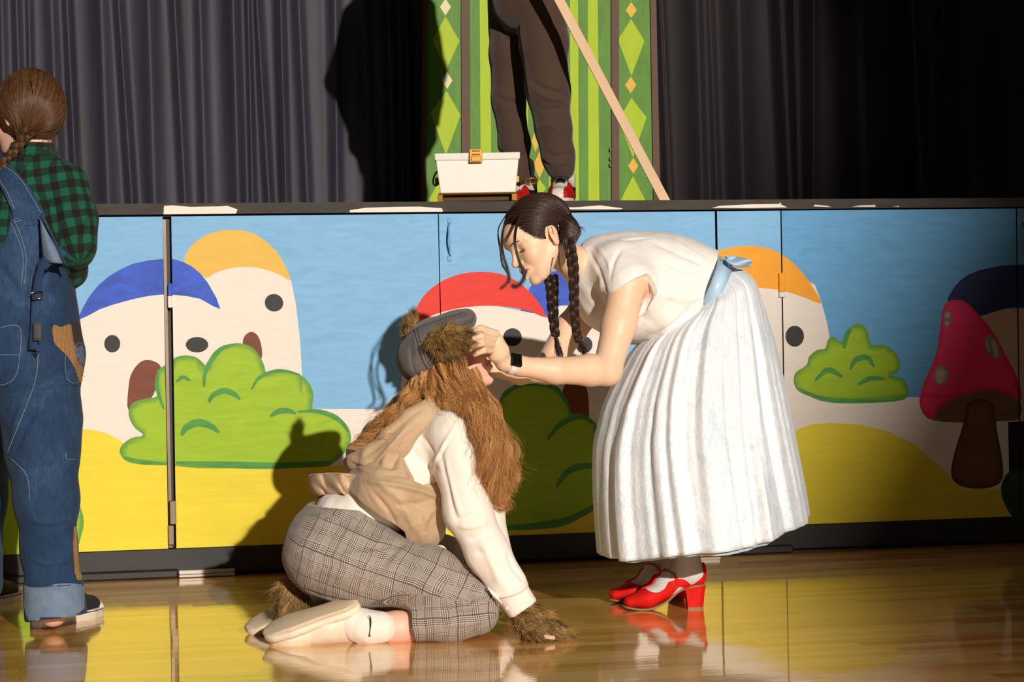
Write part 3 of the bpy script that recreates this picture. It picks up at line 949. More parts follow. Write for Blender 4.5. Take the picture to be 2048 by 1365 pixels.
rl = [(8, 12, .03, 0), (40, 10, .035, 5), (62, 6, .03, 0), (112, 12, .03, 8), (145, 8, .05, 14), (208, 22, .05, 8), (252, 9, .06, 22), (302, 20, .05, 5), (360, 8, .05, 16), (405, 12, .03, 4),
      (470, 16, .055, 4), (500, 8, .04, 2), (527, 9, .05, 20), (565, 8, .06, 4), (606, 9, .045, 12), (670, 12, .04, -4), (733, 9, .06, 16), (780, 12, .05, 2), (815, 10, .04, 0), (862, 9, .07, -10)]
curtain('stage_curtain', 'navy velvet curtain left of the green screen, lit by low sun', -260, 868, rl, YC, 1.3, M_VELVET)
rr = [(1290, 20, .10, 4), (1322, 12, .08, 14), (1420, 12, .06, 8), (1390, 24, .09, 4), (1470, 30, .10, 4), (1560, 9, .10, 16), (1583, 8, .09, 4), (1612, 12, .12, -8), (1700, 24, .13, 6), (1712, 8, .05, 2), (1815, 14, .10, 16),
      (1850, 34, .08, 4), (1877, 9, .06, 4), (1925, 28, .09, 4), (2010, 34, .10, 4), (2040, 9, .05, 4), (2110, 40, .09, 0), (2200, 30, .08, 0)]
curtain('stage_curtain', 'near-black velvet curtain right of the green screen', 1292, 2300, rr, YC + 0.06, 8.7, M_VELVET_SHADED)
mb = MB(); mb.box((-5, 4.0, ZLIP), (6, 4.2, ZLIP + 2.6)); o = mb.build('wall_stage_back', M_KICK); tag(o, kind='structure')

# ------------------------------------------------------------------ green painted screen
YS = 2.62
sc = thing('folding_screen', 'green striped and diamond painted folding screen between the curtains', 'screen', WY(1090, 402, YS) * np.array([1, 1, 0]) + np.array([0, 0, ZLIP]))
P['sgreen'] = paint('screen_leaf_green', (92, 142, 44), 0.18, streak=(10, 10, 2)); P['slime'] = paint('screen_lime', (178, 204, 12), 0.06, streak=(10, 10, 2))
P['sgold'] = paint('screen_gold', (236, 186, 62), 0.08); P['scream'] = paint('screen_cream', (238, 226, 178), 0.06); P['sbrown'] = paint('screen_brown', (96, 66, 46), 0.12)
PK += ['sgreen', 'slime', 'sgold', 'scream', 'sbrown']
def dia(cx, cy, rx, ry, skew=0): return [(cx, cy - ry), (cx + rx, cy), (cx + skew, cy + ry), (cx - rx, cy)]
lf = [('slime', [(891, 33), (919, 82), (892, 141), (865, 80)]), ('slime', [(893, 182), (921, 230), (892, 310), (861, 226)]), ('slime', [(893, 335), (925, 400), (893, 470), (858, 400)]),
      ('scream', dia(891, 14, 11, 17)), ('scream', dia(894, 161, 11, 17)), ('scream', dia(893, 322, 9, 13)), ('slime', [(888, -130), (918, -62), (890, -6), (862, -62)])]
rg = [('slime', [(1262, 38), (1289, 82), (1263, 152), (1236, 80)]), ('slime', [(1263, 196), (1293, 235), (1266, 315), (1237, 240)]), ('slime', [(1266, 352), (1300, 420), (1266, 480), (1232, 420)]),
      ('sgold', dia(1262.5, 20, 11, 16)), ('sgold', dia(1261.5, 170, 11, 17)), ('sgold', dia(1266.5, 332, 10, 16)), ('slime', [(1262, -120), (1290, -60), (1262, 2), (1236, -60)])]
def col_(x0, x1, b0, b1): return [(x0, -900), (x1, -900), (b1, 430), (b0, 430)]
ce = [('slime', col_(954, 974, 962, 983)), ('slime', col_(992, 1006, 997, 1008)), ('slime', col_(1040, 1052, 1044, 1057)), ('slime', col_(1096, 1110, 1098, 1112)), ('slime', col_(1138, 1152, 1141, 1158)), ('slime', col_(1173, 1188, 1177, 1199)),
      ('sgold', dia(1071, 282, 8, 22)), ('sgold', dia(1079, 330, 12, 27)), ('slime', dia(1078, 377, 14, 20)), ('sgold', dia(1078, 420, 12, 25))]
def spanel(nm, corners, shapes, Y, th=0.02):
    V, F, MI, mats, rimc = mural_mesh(corners, shapes, 'sgreen', Y, th)
    return mesh_obj(nm, V, F, mats, sc, False, MI)
top = -900
spanel('screen_panel', [(862, top), (920, top), (922, 425), (852, 425)], lf, YS)
spanel('screen_panel', [(937, top), (1219, top), (1222, 425), (941, 425)], ce, YS)
spanel('screen_panel', [(1236, top), (1284, top), (1306, 425), (1238, 425)], rg, YS)
def post(x0, x1, b0, b1, Y=YS):
    c = [WY(x0, top, Y), WY(x1, top, Y), WY(b1, 425, Y), WY(b0, 425, Y)]
    MB().prism([(p[0], Y - 0.012, p[2]) for p in c], np.array([0, 0.035, 0])).build('post', P['sbrown'], sc)
post(920, 936.5, 922.5, 940.5); post(1219.5, 1235.5, 1222.5, 1237.5); post(1284.5, 1292, 1306.5, 1320); post(852, 861, 842, 851.5)
for yy in (300, 318, 331):
    small_c = WY(1220.5, yy, YS - 0.012)
    MB().box(small_c - np.array([.004, .006, .009]), small_c + np.array([.004, 0, .009]), .002).build('hinge', M_METAL, sc)

# unseen board added behind the viewer, blocks the beam softly on the right
n_ = RT * .912 - UP * .41; n_ = nrm(n_ - LIGHT_DIR * n_.dot(LIGHT_DIR)); e_ = np.cross(n_, LIGHT_DIR)
Q0 = CAM + ray(1725, 610) * 7.9; Fp = sun_pos + (Q0 - sun_pos) * (4.3 / 24.0)
quad = [Fp - e_ * 3.5, Fp + e_ * 3.5, Fp + e_ * 3.5 + n_ * 3.0, Fp - e_ * 3.5 + n_ * 3.0]
o = MB().prism(quad, LIGHT_DIR * .05).build('light_flag', M_KICK); tag(o, kind='structure')

# ================================================================== PEOPLE: shared pieces
def skin_mat(name, base, cheek, lip):
    s = NT(name)
    v = s.coord('Object')
    n1 = s.noise(v, 40, 4, 0.6)
    c = s.mix(s.math('MULTIPLY', n1, 0.35), lin(base), lin(cheek))
    c = s.mix(s.math('MULTIPLY', s.attr('cheek').outputs['Fac'], 0.7), c, lin(cheek))
    c = s.mix(s.attr('lip').outputs['Fac'], c, lin(lip))
    s.set('Base Color', c); s.set('Roughness', 0.48); s.set('Specular IOR Level', 0.45)
    s.set('Subsurface Weight', 0.10); s.set('Subsurface Radius', (0.010, 0.004, 0.002)); s.set('Subsurface Scale', 0.5)
    s.bump(s.noise(v, 420, 2, 0.5), 0.12, 0.0006)
    return s.m
M_SKIN = skin_mat('skin_warm', (240, 204, 172), (234, 172, 142), (204, 92, 84))
M_SKIN_P = skin_mat('skin_pink', (238, 192, 170), (232, 152, 134), (206, 96, 90))
def hair_mat(name, a, b, rough=0.38, spec=0.5):
    s = NT(name)
    at = s.attr('tone')
    n1 = s.noise(s.coord('Object'), 18, 3, 0.6)
    f = s.math('ADD', s.math('MULTIPLY', at.outputs['Fac'], 0.7), s.math('MULTIPLY', n1, 0.3))
    s.set('Base Color', s.ramp(f, [(0.15, lin(a)), (0.85, lin(b))]))
    s.set('Roughness', rough); s.set('Specular IOR Level', spec); s.set('Anisotropic', 0.0)
    return s.m
M_HAIR_D = hair_mat('hair_dark_brown', (36, 23, 17), (74, 50, 38))
M_HAIR_R = hair_mat('hair_copper', (150, 86, 38), (248, 192, 122), 0.32)
M_HAIR_B = hair_mat('hair_chestnut', (50, 31, 17), (120, 82, 50))
M_FUR = hair_mat('brown_fur', (58, 42, 24), (216, 172, 104), 0.55, 0.3)
M_EYE = mat('eye_white', (226, 220, 214), 0.2, bstr=0, var=0.02)
M_IRIS = mat('iris_dark', (46, 34, 26), 0.15, bstr=0)
M_TEETH = mat('teeth', (232, 224, 208), 0.25, bstr=0, var=0.02)
M_MOUTH = mat('mouth_inside', (96, 32, 30), 0.5, bstr=0)

class Head:
    """face looks along f, crown along u; local axes x forward, y to the person's left, z up; metres"""
    def __init__(s, c, f, u, sc=1.0):
        s.c = np.array(c, float); s.x = nrm(f); u = np.array(u, float)
        s.z = nrm(u - s.x * u.dot(s.x)); s.y = np.cross(s.z, s.x); s.k = sc
        s.R = np.stack([s.x, s.y, s.z], 1)
    def p(s, x, y, z): return s.c + s.k * (s.x * x + s.y * y + s.z * z)
    def loc(s, V): return ((np.asarray(V) - s.c) @ s.R) / s.k
    def e(s, S, c, r, k=0.01, op='u', rot=None):
        R = s.R if rot is None else s.R @ rot
        S.ell(s.p(*c), np.array(r) * s.k, R, k, op)
    def cn(s, S, a, b, ra, rb, k=0.008, op='u'):
        S.cone(s.p(*a), s.p(*b), ra * s.k, rb * s.k, k, None, op)
    def build(s, S, mouth=0.0, lids=0.75):
        e, cn = s.e, s.cn
        e(S, (-.016, 0, .036), (.098, .074, .082), .015)
        e(S, (.034, 0, -.012), (.060, .060, .085), .03)
        e(S, (.052, 0, -.062), (.038, .044, .046), .03)
        for q in (1, -1):
            cn(S, (-.006, q * .050, -.048), (.062, q * .018, -.100), .017, .014, .022)
            e(S, (.062, q * .036, -.030), (.026, .022, .026), .02)
            cn(S, (.078, q * .018, .022), (.064, q * .050, .016), .0085, .008, .014)
        e(S, (.076, 0, .040), (.028, .046, .034), .03)
        e(S, (.081, 0, -.104), (.016, .018, .015), .014)
        # eyes
        for q in (1, -1):
            e(S, (.101, q * .033, -.001), (.019, .017, .012), .012, 's')
        for q in (1, -1):
            e(S, (.0715, q * .032, -.001), (.0130, .0150, .0115), .006)
            e(S, (.0865, q * .032, -.0088), (.0050, .0125, .0016), .002, 's')
        # nose
        cn(S, (.090, 0, .008), (.112, 0, -.032), .0065, .0085, .012)
        e(S, (.112, 0, -.034), (.010, .0095, .009), .008)
        for q in (1, -1):
            e(S, (.101, q * .0125, -.038), (.010, .0065, .0075), .006)
            e(S, (.108, q * .0065, -.0455), (.005, .003, .003), .002, 's')
        # mouth
        e(S, (.089, 0, -.066), (.018, .026, .020), .012)
        o = mouth
        if o > 0:
            e(S, (.106, 0, -.068), (.020, .020, .0045 + o * .5), .004, 's')
        for q in (1, -1):
            cn(S, (.1055, 0, -.0595 + .2 * o), (.095, q * .026, -.063 + .1 * o), .0050, .0022, .004)
            cn(S, (.1030, 0, -.0735 - .9 * o), (.094, q * .025, -.065 - .1 * o), .0058, .0022, .004)
        e(S, (.1135, 0, -.052), (.004, .0035, .007), .004, 's')
        # ears
        for q in (1, -1):
            R = np.array(Matrix.Rotation(q * 0.38, 3, 'Z')) @ np.array(Matrix.Rotation(-0.22, 3, 'Y'))
            e(S, (-.012, q * .076, -.012), (.018, .007, .031), .006, 'u', R)
            e(S, (-.006, q * .083, -.004), (.010, .006, .018), .004, 's', R)
            e(S, (-.006, q * .078, -.013), (.004, .006, .006), .004)
            e(S, (-.004, q * .076, -.038), (.008, .006, .009), .005)
    def masks(s, o, V, cheek=1.0):
        L = s.loc(V)
        lip = np.zeros(len(V))
        m_ = (np.abs(L[:, 1]) < .029) & (L[:, 2] < -.052) & (L[:, 2] > -.085) & (L[:, 0] > .088)
        for (z0, z1, a, b) in ((-.0595, -.064, .0055, .0025), (-.0735, -.066, .0065, .0028)):
            t = np.clip(np.abs(L[:, 1]) / .026, 0, 1)
            zc = z0 + (z1 - z0) * t; w = a + (b - a) * t
            lip = np.maximum(lip, np.clip((w - np.abs(L[:, 2] - zc)) / .0018, 0, 1) * m_)
        fattr(o, 'lip', lip * 0.85)
        ck = np.zeros(len(V))
        for q in (1, -1):
            d = np.linalg.norm(L - np.array([.075, q * .042, -.028]), axis=1)
            ck += np.exp(-(d / .024) ** 2) * cheek
        d = np.linalg.norm(L - np.array([.115, 0, -.034]), axis=1)
        ck += .6 * np.exp(-(d / .012) ** 2)
        for q in (1, -1):
            d = np.linalg.norm(L - np.array([-.012, q * .08, -.012]), axis=1)
            ck += .8 * np.exp(-(d / .022) ** 2)
        fattr(o, 'cheek', np.clip(ck, 0, 1))
    def features(s, parent, hairm, V, F):
        """lashes on the lowered lids, brows on the brow ridge; roots found on the face itself"""
        F = np.asarray(F); near = np.linalg.norm(V - s.c, axis=1) < .16
        Fh = F[near[F].all(1)]
        bvh = BVHTree.FromPolygons([Vector(v) for v in V], [tuple(int(i) for i in f) for f in Fh])
        def surf(y, z):
            h = bvh.ray_cast(Vector(s.p(.2, y, z)), Vector(-s.x))
            return s.p(.075, y, z) if h[0] is None else np.array(h[0])
        for q in (1, -1):
            ln = []
            for t in np.linspace(-1, 1, 44):
                a = surf(q * .032 + t * .0125, -.0068 - .0022 * (1 - t * t))
                outw = nrm(s.x * .75 + s.y * (q * .5 + .4 * t) * .6 - s.z * .55)
                ln.append([a - s.x * .001 + outw * .0075 * w * s.k + s.z * .0012 * w * w for w in np.linspace(0, 1, 5)])
            strands('eyelash', np.array(ln), 0.00055, M_IRIS, parent, .5)
            ln = []
            for i in range(110):
                t = RNG.random(); a = surf(q * (.014 + .032 * t), .0195 + .004 * math.sin(t * 2.6) + RNG.normal() * .0009)
                dr = (s.y * q * 1.0 + s.z * (.35 - .7 * t) - s.x * (.15 + .5 * t)) * .0065
                ln.append([a + s.x * .0004 + dr * w for w in np.linspace(0, 1, 4)])
            strands('eyebrow', np.array(ln), 0.0003, hairm, parent)

def finger(S, pts, r, k=0.004):
    """pts: (px,py,depth) knuckle to tip; r in px"""
    n = len(pts)
    for i in range(n - 1):
        a, b = pts[i], pts[i + 1]
        ra = r * (1 - .10 * i); rb = r * (1 - .10 * (i + 1))
        S.cone(J(*a), J(*b), ra * a[2] / FOC, rb * b[2] / FOC, k)

def flow_on_ellipsoid(c, R, rad, starts, gather, n=14, lift=0.0):
    """hairs combed over an ellipsoid from unit directions 'starts' towards unit direction 'gather'"""
    out = []
    g = nrm(gather)
    for s_ in starts:
        s_ = nrm(s_); w = math.acos(max(-1, min(1, s_.dot(g))))
        row = []
        for t in np.linspace(0, 1, n):
            q = s_ if w < 1e-3 else (math.sin((1 - t) * w) * s_ + math.sin(t * w) * g) / math.sin(w)
            row.append(c + R @ (q * rad * (1 + lift)))
        out.append(row)
    return np.array(out)

def braid(name, path, w0, w1, m, parent, turns=9, hairs=14, tail=0.12):
    """three interlaced bundles along path; each bundle is a twist of fine hairs over a core"""
    C = np.array(catmull(path, 24, False)); n = len(C)
    T = np.gradient(C, axis=0); T /= np.linalg.norm(T, axis=1)[:, None]
    ref = -FW
    A = np.cross(T, ref); A /= np.linalg.norm(A, axis=1)[:, None]
    B = np.cross(A, T)
    t = np.linspace(0, 1, n)
    w = w0 + (w1 - w0) * t
    mb = MB(); lines = []
    for j in range(3):
        ph = 2 * math.pi * turns * t + 2 * math.pi * j / 3
        path_j = C + A * (w * .62 * np.sin(ph))[:, None] + B * (w * .42 * np.sin(2 * ph))[:, None]
        mb.tube(list(path_j), list(w * .50), 8)
        Tj = np.gradient(path_j, axis=0); Tj /= np.linalg.norm(Tj, axis=1)[:, None]
        Aj = np.cross(Tj, ref); Aj /= np.linalg.norm(Aj, axis=1)[:, None] + 1e-9; Bj = np.cross(Tj, Aj)
        for h in range(hairs * 2):
            an = 2 * math.pi * h / (hairs * 2) + RNG.normal() * .1; rr = w * (.50 + .03 * RNG.random())
            lines.append(path_j + Aj * (rr * math.cos(an))[:, None] + Bj * (rr * math.sin(an))[:, None])
    a = mb.build(name, m, parent, True)
    b = strands(name, np.array(lines), .0007, m, parent, 1.0)
    return join([a, b], name)

def fur(name, V, F, m, parent, n, length, direction, r=0.0006, k=6, curl=0.3, gravity=0.0, mask=None):
    """fur strands rooted on a mesh"""
    F = np.asarray(F); a, b, c = V[F[:, 0]], V[F[:, 1]], V[F[:, 2]]
    ar = np.linalg.norm(np.cross(b - a, c - a), axis=1)
    if mask is not None: ar = ar * mask(V[F].mean(1))
    idx = RNG.choice(len(F), n, p=ar / ar.sum())
    u = RNG.random((n, 1)); v = RNG.random((n, 1)); fl = (u + v) > 1; u = np.where(fl, 1 - u, u); v = np.where(fl, 1 - v, v)
    P0 = a[idx] + u * (b - a)[idx] + v * (c - a)[idx]
    N = np.cross(b - a, c - a)[idx]; N /= np.linalg.norm(N, axis=1)[:, None] + 1e-12
    d = np.array([direction(p) for p in P0]) if callable(direction) else np.tile(np.array(direction, float), (n, 1))
    L = length * (0.55 + 0.6 * RNG.random((n, 1)))
    clump = np.stack([pnoise(P0 * 60 + 3 * i) for i in range(3)], 1)
    rows = []
    dt = d - N * (d * N).sum(1)[:, None]
    dirv = N * .36 + dt * 1.6 + RNG.normal(size=(n, 3)) * .20 + clump * 1.1
    dirv /= np.linalg.norm(dirv, axis=1)[:, None]
    bend = dt * .5 + clump * 1.0 + RNG.normal(size=(n, 3)) * curl + np.array([0, 0, -gravity])
    for t in np.linspace(0, 1, k):
        rows.append(P0 + dirv * L * t + bend * L * .5 * t * t)
    return strands(name, np.stack(rows, 1), r, m, parent, tone=np.clip(.5 + 1.5 * pnoise(P0 * 45) + .3 * RNG.normal(size=n), 0, 1))

def sheet(name, grid, thick, m, parent, disp=None):
    """a cloth sheet through a grid of 3D points, given thickness"""
    G = np.array(grid, float); r, c, _ = G.shape
    V = G.reshape(-1, 3)
    i = (np.arange(r - 1)[:, None] * c + np.arange(c - 1)[None, :]).ravel()
    F = np.stack([i, i + 1, i + c + 1, i + c], 1)
    N = vnormals(V, F)
    V1 = V + N * thick / 2; V2 = V - N * thick / 2; n = len(V)
    Fb = np.stack([i, i + c, i + c + 1, i + 1], 1) + n
    ed = []
    for k in range(c - 1):
        ed.append((k, k + n, k + 1 + n, k + 1)); q = (r - 1) * c + k; ed.append((q, q + 1, q + 1 + n, q + n))
    for k in range(r - 1):
        q = k * c; ed.append((q, q + c, q + c + n, q + n)); q = k * c + c - 1; ed.append((q, q + n, q + c + n, q + c))
    o = mesh_obj(name, np.concatenate([V1, V2]), np.concatenate([F, Fb, np.array(ed)]), m, parent)
    return o
def resample(pts, n):
    P = np.array(catmull(pts, 8, False)); L = np.r_[0, np.cumsum(np.linalg.norm(np.diff(P, axis=0), axis=1))]
    t = np.linspace(0, L[-1], n)
    return np.stack([np.interp(t, L, P[:, i]) for i in range(P.shape[1])], 1)
CD = FW * np.array([1, 1, 0]); CD = CD / np.linalg.norm(CD)      # horizontal direction away from the viewer
CR = RT * np.array([1, 1, 0]); CR = CR / np.linalg.norm(CR)
ZU = np.array([0, 0, 1.0])

# ================================================================== GIRL BENDING DOWN, BLUE SKIRT
girl = thing('person', 'girl with dark braids in cream blouse, pale blue skirt and red shoes, bending forward', 'person', np.r_[WZ(1320, 1226)[:2], 0.0])
f_img = -RT * 0.86 - UP * 0.50
f_dir = nrm(f_img * math.cos(math.radians(25)) - FW * math.sin(math.radians(25)))
u_dir = -RT * 0.50 + UP * 0.86
hd = Head(J(1078, 477, 6.34), f_dir, u_dir, .94)
S = Sdf()
hd.build(S, mouth=0.012)
# neck, trunk and hips
S.cone(hd.p(-.03, 0, -.05), J(1178, 548, 6.50), .046, .052, .02)
S.limb([(1182, 545, 6.50, 40), (1230, 555, 6.50, 74), (1320, 578, 6.50, 82), (1400, 590, 6.50, 64), (1440, 640, 6.50, 74)], .05, (CD, 1.35))
# near (left) arm
S.limb([(1256, 562, 6.31, 37), (1303, 560, 6.37, 24)], .03)
S.limb([(1256, 562, 6.31, 37), (1238, 650, 6.27, 33.5), (1214, 742, 6.22, 29)], .02)
S.limb([(1214, 742, 6.22, 29), (1180, 741, 6.19, 31), (1110, 742, 6.13, 26), (1040, 733, 6.09, 19), (1008, 726, 6.07, 17.5)], .015)
# far (right) arm
S.limb([(1200, 585, 6.68, 36), (1140, 660, 6.62, 31), (1092, 740, 6.52, 27), (1040, 744, 6.40, 24), (990, 738, 6.29, 17)], .02)
# near hand
S.limb([(1008, 726, 6.07, 16), (996, 704, 6.05, 22), (987, 686, 6.04, 22)], .008, (nrm(FW), .7))
for P_, r in (([(992, 668, 6.01), (963, 657, 5.965), (948, 661, 5.95), (936, 670, 5.95)], 8.0), ([(986, 679, 6.00), (962, 673, 5.945), (947, 678, 5.935), (938, 685, 5.945)], 8.2),
              ([(983, 690, 6.00), (963, 688, 5.945), (949, 692, 5.935), (941, 699, 5.945)], 7.8), ([(982, 702, 6.01), (967, 702, 5.965), (956, 706, 5.955), (949, 711, 5.96)], 7.0),
              ([(997, 712, 6.07), (979, 708, 6.09), (964, 699, 6.09), (950, 690, 6.06)], 8.4)):
    finger(S, P_, r)
# far hand, on the far side of the kneeling girl's face
S.limb([(990, 738, 6.29, 16), (978, 724, 6.30, 19)], .008, (nrm(FW), .8))
for P_, r in (([(975, 712, 6.29), (966, 698, 6.28), (957, 688, 6.27)], 7.5), ([(972, 718, 6.27), (960, 708, 6.25), (950, 700, 6.24)], 7.6), ([(970, 724, 6.25), (958, 718, 6.23), (950, 712, 6.22)], 7.2),
              ([(972, 731, 6.25), (961, 728, 6.23), (953, 723, 6.22)], 6.4), ([(982, 716, 6.33), (974, 700, 6.34), (966, 690, 6.33)], 7.6)):
    finger(S, P_, r)
# legs
for pts in ([(1440, 650, 6.42, 70), (1405, 880, 6.42, 44), (1388, 960, 6.45, 34), (1372, 1080, 6.47, 22)], [(1440, 650, 6.60, 68), (1370, 880, 6.58, 43), (1355, 960, 6.57, 34), (1342, 1072, 6.58, 22)]):
    S.limb(pts, .03)
b0, b1 = S.bounds()
hb = (hd.c - .15, hd.c + .15)
hh0, hh1 = J(1030, 760, 5.93), J(925, 645, 6.42)
hlo, hhi = np.minimum(hh0, hh1), np.maximum(hh0, hh1)
def girl_body():
    regs = [(b0, b1, .0042), (hb[0], hb[1], .0016), (hlo, hhi, .0015)]
    VV, FF, b = [], [], 0
    for i, (lo, hi, v) in enumerate(regs):
        V, F = S.mesh(v, lo, hi); F = np.asarray(F)
        V = relax(V, F, 1, .5)
        if i == 0:
            cen = V[F].mean(1)
            ins = np.zeros(len(F), bool)
            for (l2, h2, _) in regs[1:]: ins |= np.all((cen > l2 + .006) & (cen < h2 - .006), axis=1)
            F = F[~ins]
            us = np.unique(F); mp = np.full(len(V), -1); mp[us] = np.arange(len(us)); V = V[us]; F = mp[F]
        VV.append(V); FF.append(F + b); b += len(V)
    V = np.concatenate(VV); F = np.concatenate(FF)
    o = mesh_obj('body', V, F, M_SKIN, girl)
    hd.masks(o, V, .8)
    return V, F
bV, bF = girl_body()
hd.features(girl, M_HAIR_D, bV, bF)
S = Sdf(); hd.e(S, (.092, 0, -.0655), (.0105, .019, .0042), .001); V, F = S.mesh(.001); mesh_obj('teeth', V, F, M_TEETH, girl)

# hair: cap over the skull, combed back to two braids
HR = np.array([.109, .083, .094]); hc = hd.p(-.019, 0, .036)
S = Sdf()
hd.e(S, (-.019, 0, .036), tuple(HR), .01)
hd.e(S, (-.085, .02, -.02), (.035, .055, .045), .02)
hd.e(S, (.096, 0, -.018), (.070, .066, .086), .012, 's')
hd.e(S, (.03, 0, -.105), (.10, .10, .075), .01, 's')
hd.e(S, (-.006, .083, -.014), (.024, .022, .036), .008, 's'); hd.e(S, (-.006, -.083, -.014), (.024, .022, .036), .008, 's')
V, F = S.mesh(.002); V = relax(V, F, 2)
capo = mesh_obj('hair', V, F, M_HAIR_D, girl)
# comb
st = []
while len(st) < 6500:
    q = nrm(RNG.normal(size=3) * (1, 1.4, 1)); p = q * HR + np.array([-.019, 0, .036])
    if p[2] < -.035: continue
    if ((p[0] - .096) / .070) ** 2 + (p[1] / .066) ** 2 + ((p[2] + .018) / .086) ** 2 < 1.02: continue
    if p[0] < -.06 and p[2] < 0: continue
    st.append(q)
lines = []
for q in st:
    side = 1 if q[1] > 0 else -1
    g = nrm(np.array([-.62, side * .62, -.42]))
    lines.append(flow_on_ellipsoid(hc, hd.R, HR * hd.k * (1.0 + .02 * RNG.random() + .012 * math.sin(q[0] * 9 + q[2] * 14)), [q], nrm(g + RNG.normal(size=3) * .05), 14)[0])
    Lq = (hd.loc(lines[-1]) - np.array([-.008, side * .082, -.016])) / np.array([.026, .04, .032]); dq = np.linalg.norm(Lq, axis=1)
    if dq.min() < 1:
        wq = np.clip(1.25 - dq, 0, 1) * .032
        lines[-1] = lines[-1] + hd.z * wq[:, None]
so_ = strands('hair', np.array(lines), .00048, M_HAIR_D, girl, .9)
def Jh(x, y, d): return J(x, y, d - .13)
# loose face framing locks
loc = []
for (path, cnt, sp_) in (([(1030, 418, 6.46), (1010, 448, 6.40), (1004, 480, 6.36), (1006, 510, 6.34), (1015, 540, 6.34), (1018, 560, 6.34), (1008, 572, 6.34), (1001, 578, 6.34)], 46, 2.2),
                       ([(1052, 418, 6.42), (1038, 436, 6.37), (1030, 470, 6.32), (1032, 500, 6.31), (1042, 530, 6.31), (1049, 548, 6.31), (1044, 565, 6.31), (1028, 575, 6.31), (1024, 570, 6.31)], 90, 3.2),
                       ([(1020, 420, 6.50), (1000, 450, 6.42), (996, 470, 6.40), (1001, 500, 6.39), (1005, 530, 6.39), (1019, 552, 6.39), (1018, 566, 6.39)], 20, 1.6),
                       ([(1118, 505, 6.36), (1118, 525, 6.35), (1124, 545, 6.35)], 10, 1.5), ([(1150, 462, 6.42), (1162, 455, 6.41), (1170, 460, 6.41)], 10, 3)):
    C = resample([Jh(*p) for p in path], 22)
    for i in range(cnt):
        off = RNG.normal(size=3) * sp_ * .0006; off2 = RNG.normal(size=3) * sp_ * .0008
        t = np.linspace(0, 1, 22)[:, None]
        loc.append(C + off * (1 - t) + off2 * t * (.5 + t) + .001 * np.sin(t * 9 + i))
s2 = strands('hair', np.array(loc), .00075, M_HAIR_D, girl, .3)
# bun-like gather behind the ear
S = Sdf(); S.limb([(1128, 476, 6.29, 12), (1140, 468, 6.31, 15), (1151, 465, 6.36, 12)], .01); V, F = S.mesh(.002); s3 = mesh_obj('hair', V, F, M_HAIR_D, girl)
ln = []
for i in range(800):
    u_ = RNG.normal(); a = Jh(1124 + RNG.normal() * 2, 462 + u_ * 9, 6.392); bq = Jh(1146 + abs(u_) * 3 + RNG.normal() * 1.5, 466 + u_ * 5, 6.385); cq = Jh(1141 + RNG.normal() * 1.5, 494 + RNG.normal() * 2, 6.385)
    ln.append(resample([a, (a + bq) / 2 + (bq - a) * 0 - FW * .006, bq, (bq + cq) / 2 + RT * .004, cq], 16))
s4 = strands('hair', np.array(ln), .0005, M_HAIR_D, girl, .9)
join([capo, so_, s2, s3, s4], 'hair')
braid('braid', [Jh(1136, 478, 6.39), Jh(1143, 510, 6.36), Jh(1147, 545, 6.34), Jh(1148, 590, 6.33), Jh(1149, 630, 6.33), Jh(1154, 668, 6.33), Jh(1158, 682, 6.33)], .0155, .0095, M_HAIR_D, girl, 3.7)
braid('braid', [Jh(1102, 556, 6.46), Jh(1104, 575, 6.45), Jh(1105, 605, 6.44), Jh(1107, 640, 6.43), Jh(1111, 672, 6.42)], .0185, .011, M_HAIR_D, girl, 2.2)
ln = []
BE = []
for (x, y, d, xe, ye, nh, w) in ((1158, 682, 6.33, 1171, 706, 130, 4), (1111, 672, 6.42, 1121, 718, 130, 4)):
    for i in range(nh):
        a = Jh(x + RNG.normal() * 1.2, y, d + RNG.normal() * .003); e_ = Jh(xe + RNG.normal() * w, ye + RNG.normal() * 7, d + RNG.normal() * .012)
        ln.append(resample([a, (a + e_) / 2 + RNG.normal(size=3) * .003, e_], 8))
    strands('braid_end', np.array(ln), .0008, M_HAIR_D, girl, .4); ln = []
M_BAND = mat('hair_tie_black', (20, 18, 18), .5)
for (x, y, d) in ((1158, 681, 6.33), (1111, 671, 6.42)):
    MB().tube([Jh(x - 5, y, d), Jh(x, y + 1, d - .006), Jh(x + 5, y + 2, d), Jh(x, y + 1, d + .006)], .0022, 8, True).build('hair_tie', M_BAND, girl, True)
MB().tube([Jh(1113, 444, 6.365), Jh(1117, 450, 6.36), Jh(1118, 461, 6.36)], .0011, 6).build('hair_clip', mat('clip_silver', (220, 214, 205), .25, 1.0), girl, True)

# blouse
def cloth_mat(name, c, var=.04, rough=.85, sheen=.15, wr=0.35, wscale=14, weave=900, stretch=(1, 1, 1)):
    s = NT(name); v = s.coord('Object', stretch); col = lin(c)
    n1 = s.noise(v, 5, 4, .6)
    s.set('Base Color', s.ramp(n1, [(.3, tuple(x * (1 - var) for x in col[:3]) + (1,)), (.7, col)]))
    s.set('Roughness', rough); s.set('Sheen Weight', sheen); s.set('Specular IOR Level', .25)
    b1 = s.n('ShaderNodeBump'); s.l(s.noise(v, wscale, 4, .55, .6), b1.inputs['Height']); b1.inputs['Strength'].default_value = wr; b1.inputs['Distance'].default_value = .006
    s.bump(s.noise(v, weave, 2, .5), .15, .0005, b1.outputs[0])
    return s.m
M_BLOUSE = cloth_mat('cream_cotton', (244, 239, 233))
S = Sdf()
S.limb([(1200, 545, 6.50, 70), (1245, 553, 6.50, 84), (1320, 576, 6.50, 104), (1375, 575, 6.50, 88), (1418, 566, 6.50, 58)], .05, (CD, 1.22))
S.limb([(1196, 560, 6.50, 48), (1205, 610, 6.50, 42), (1240, 640, 6.50, 40)], .04, (CD, 1.5))
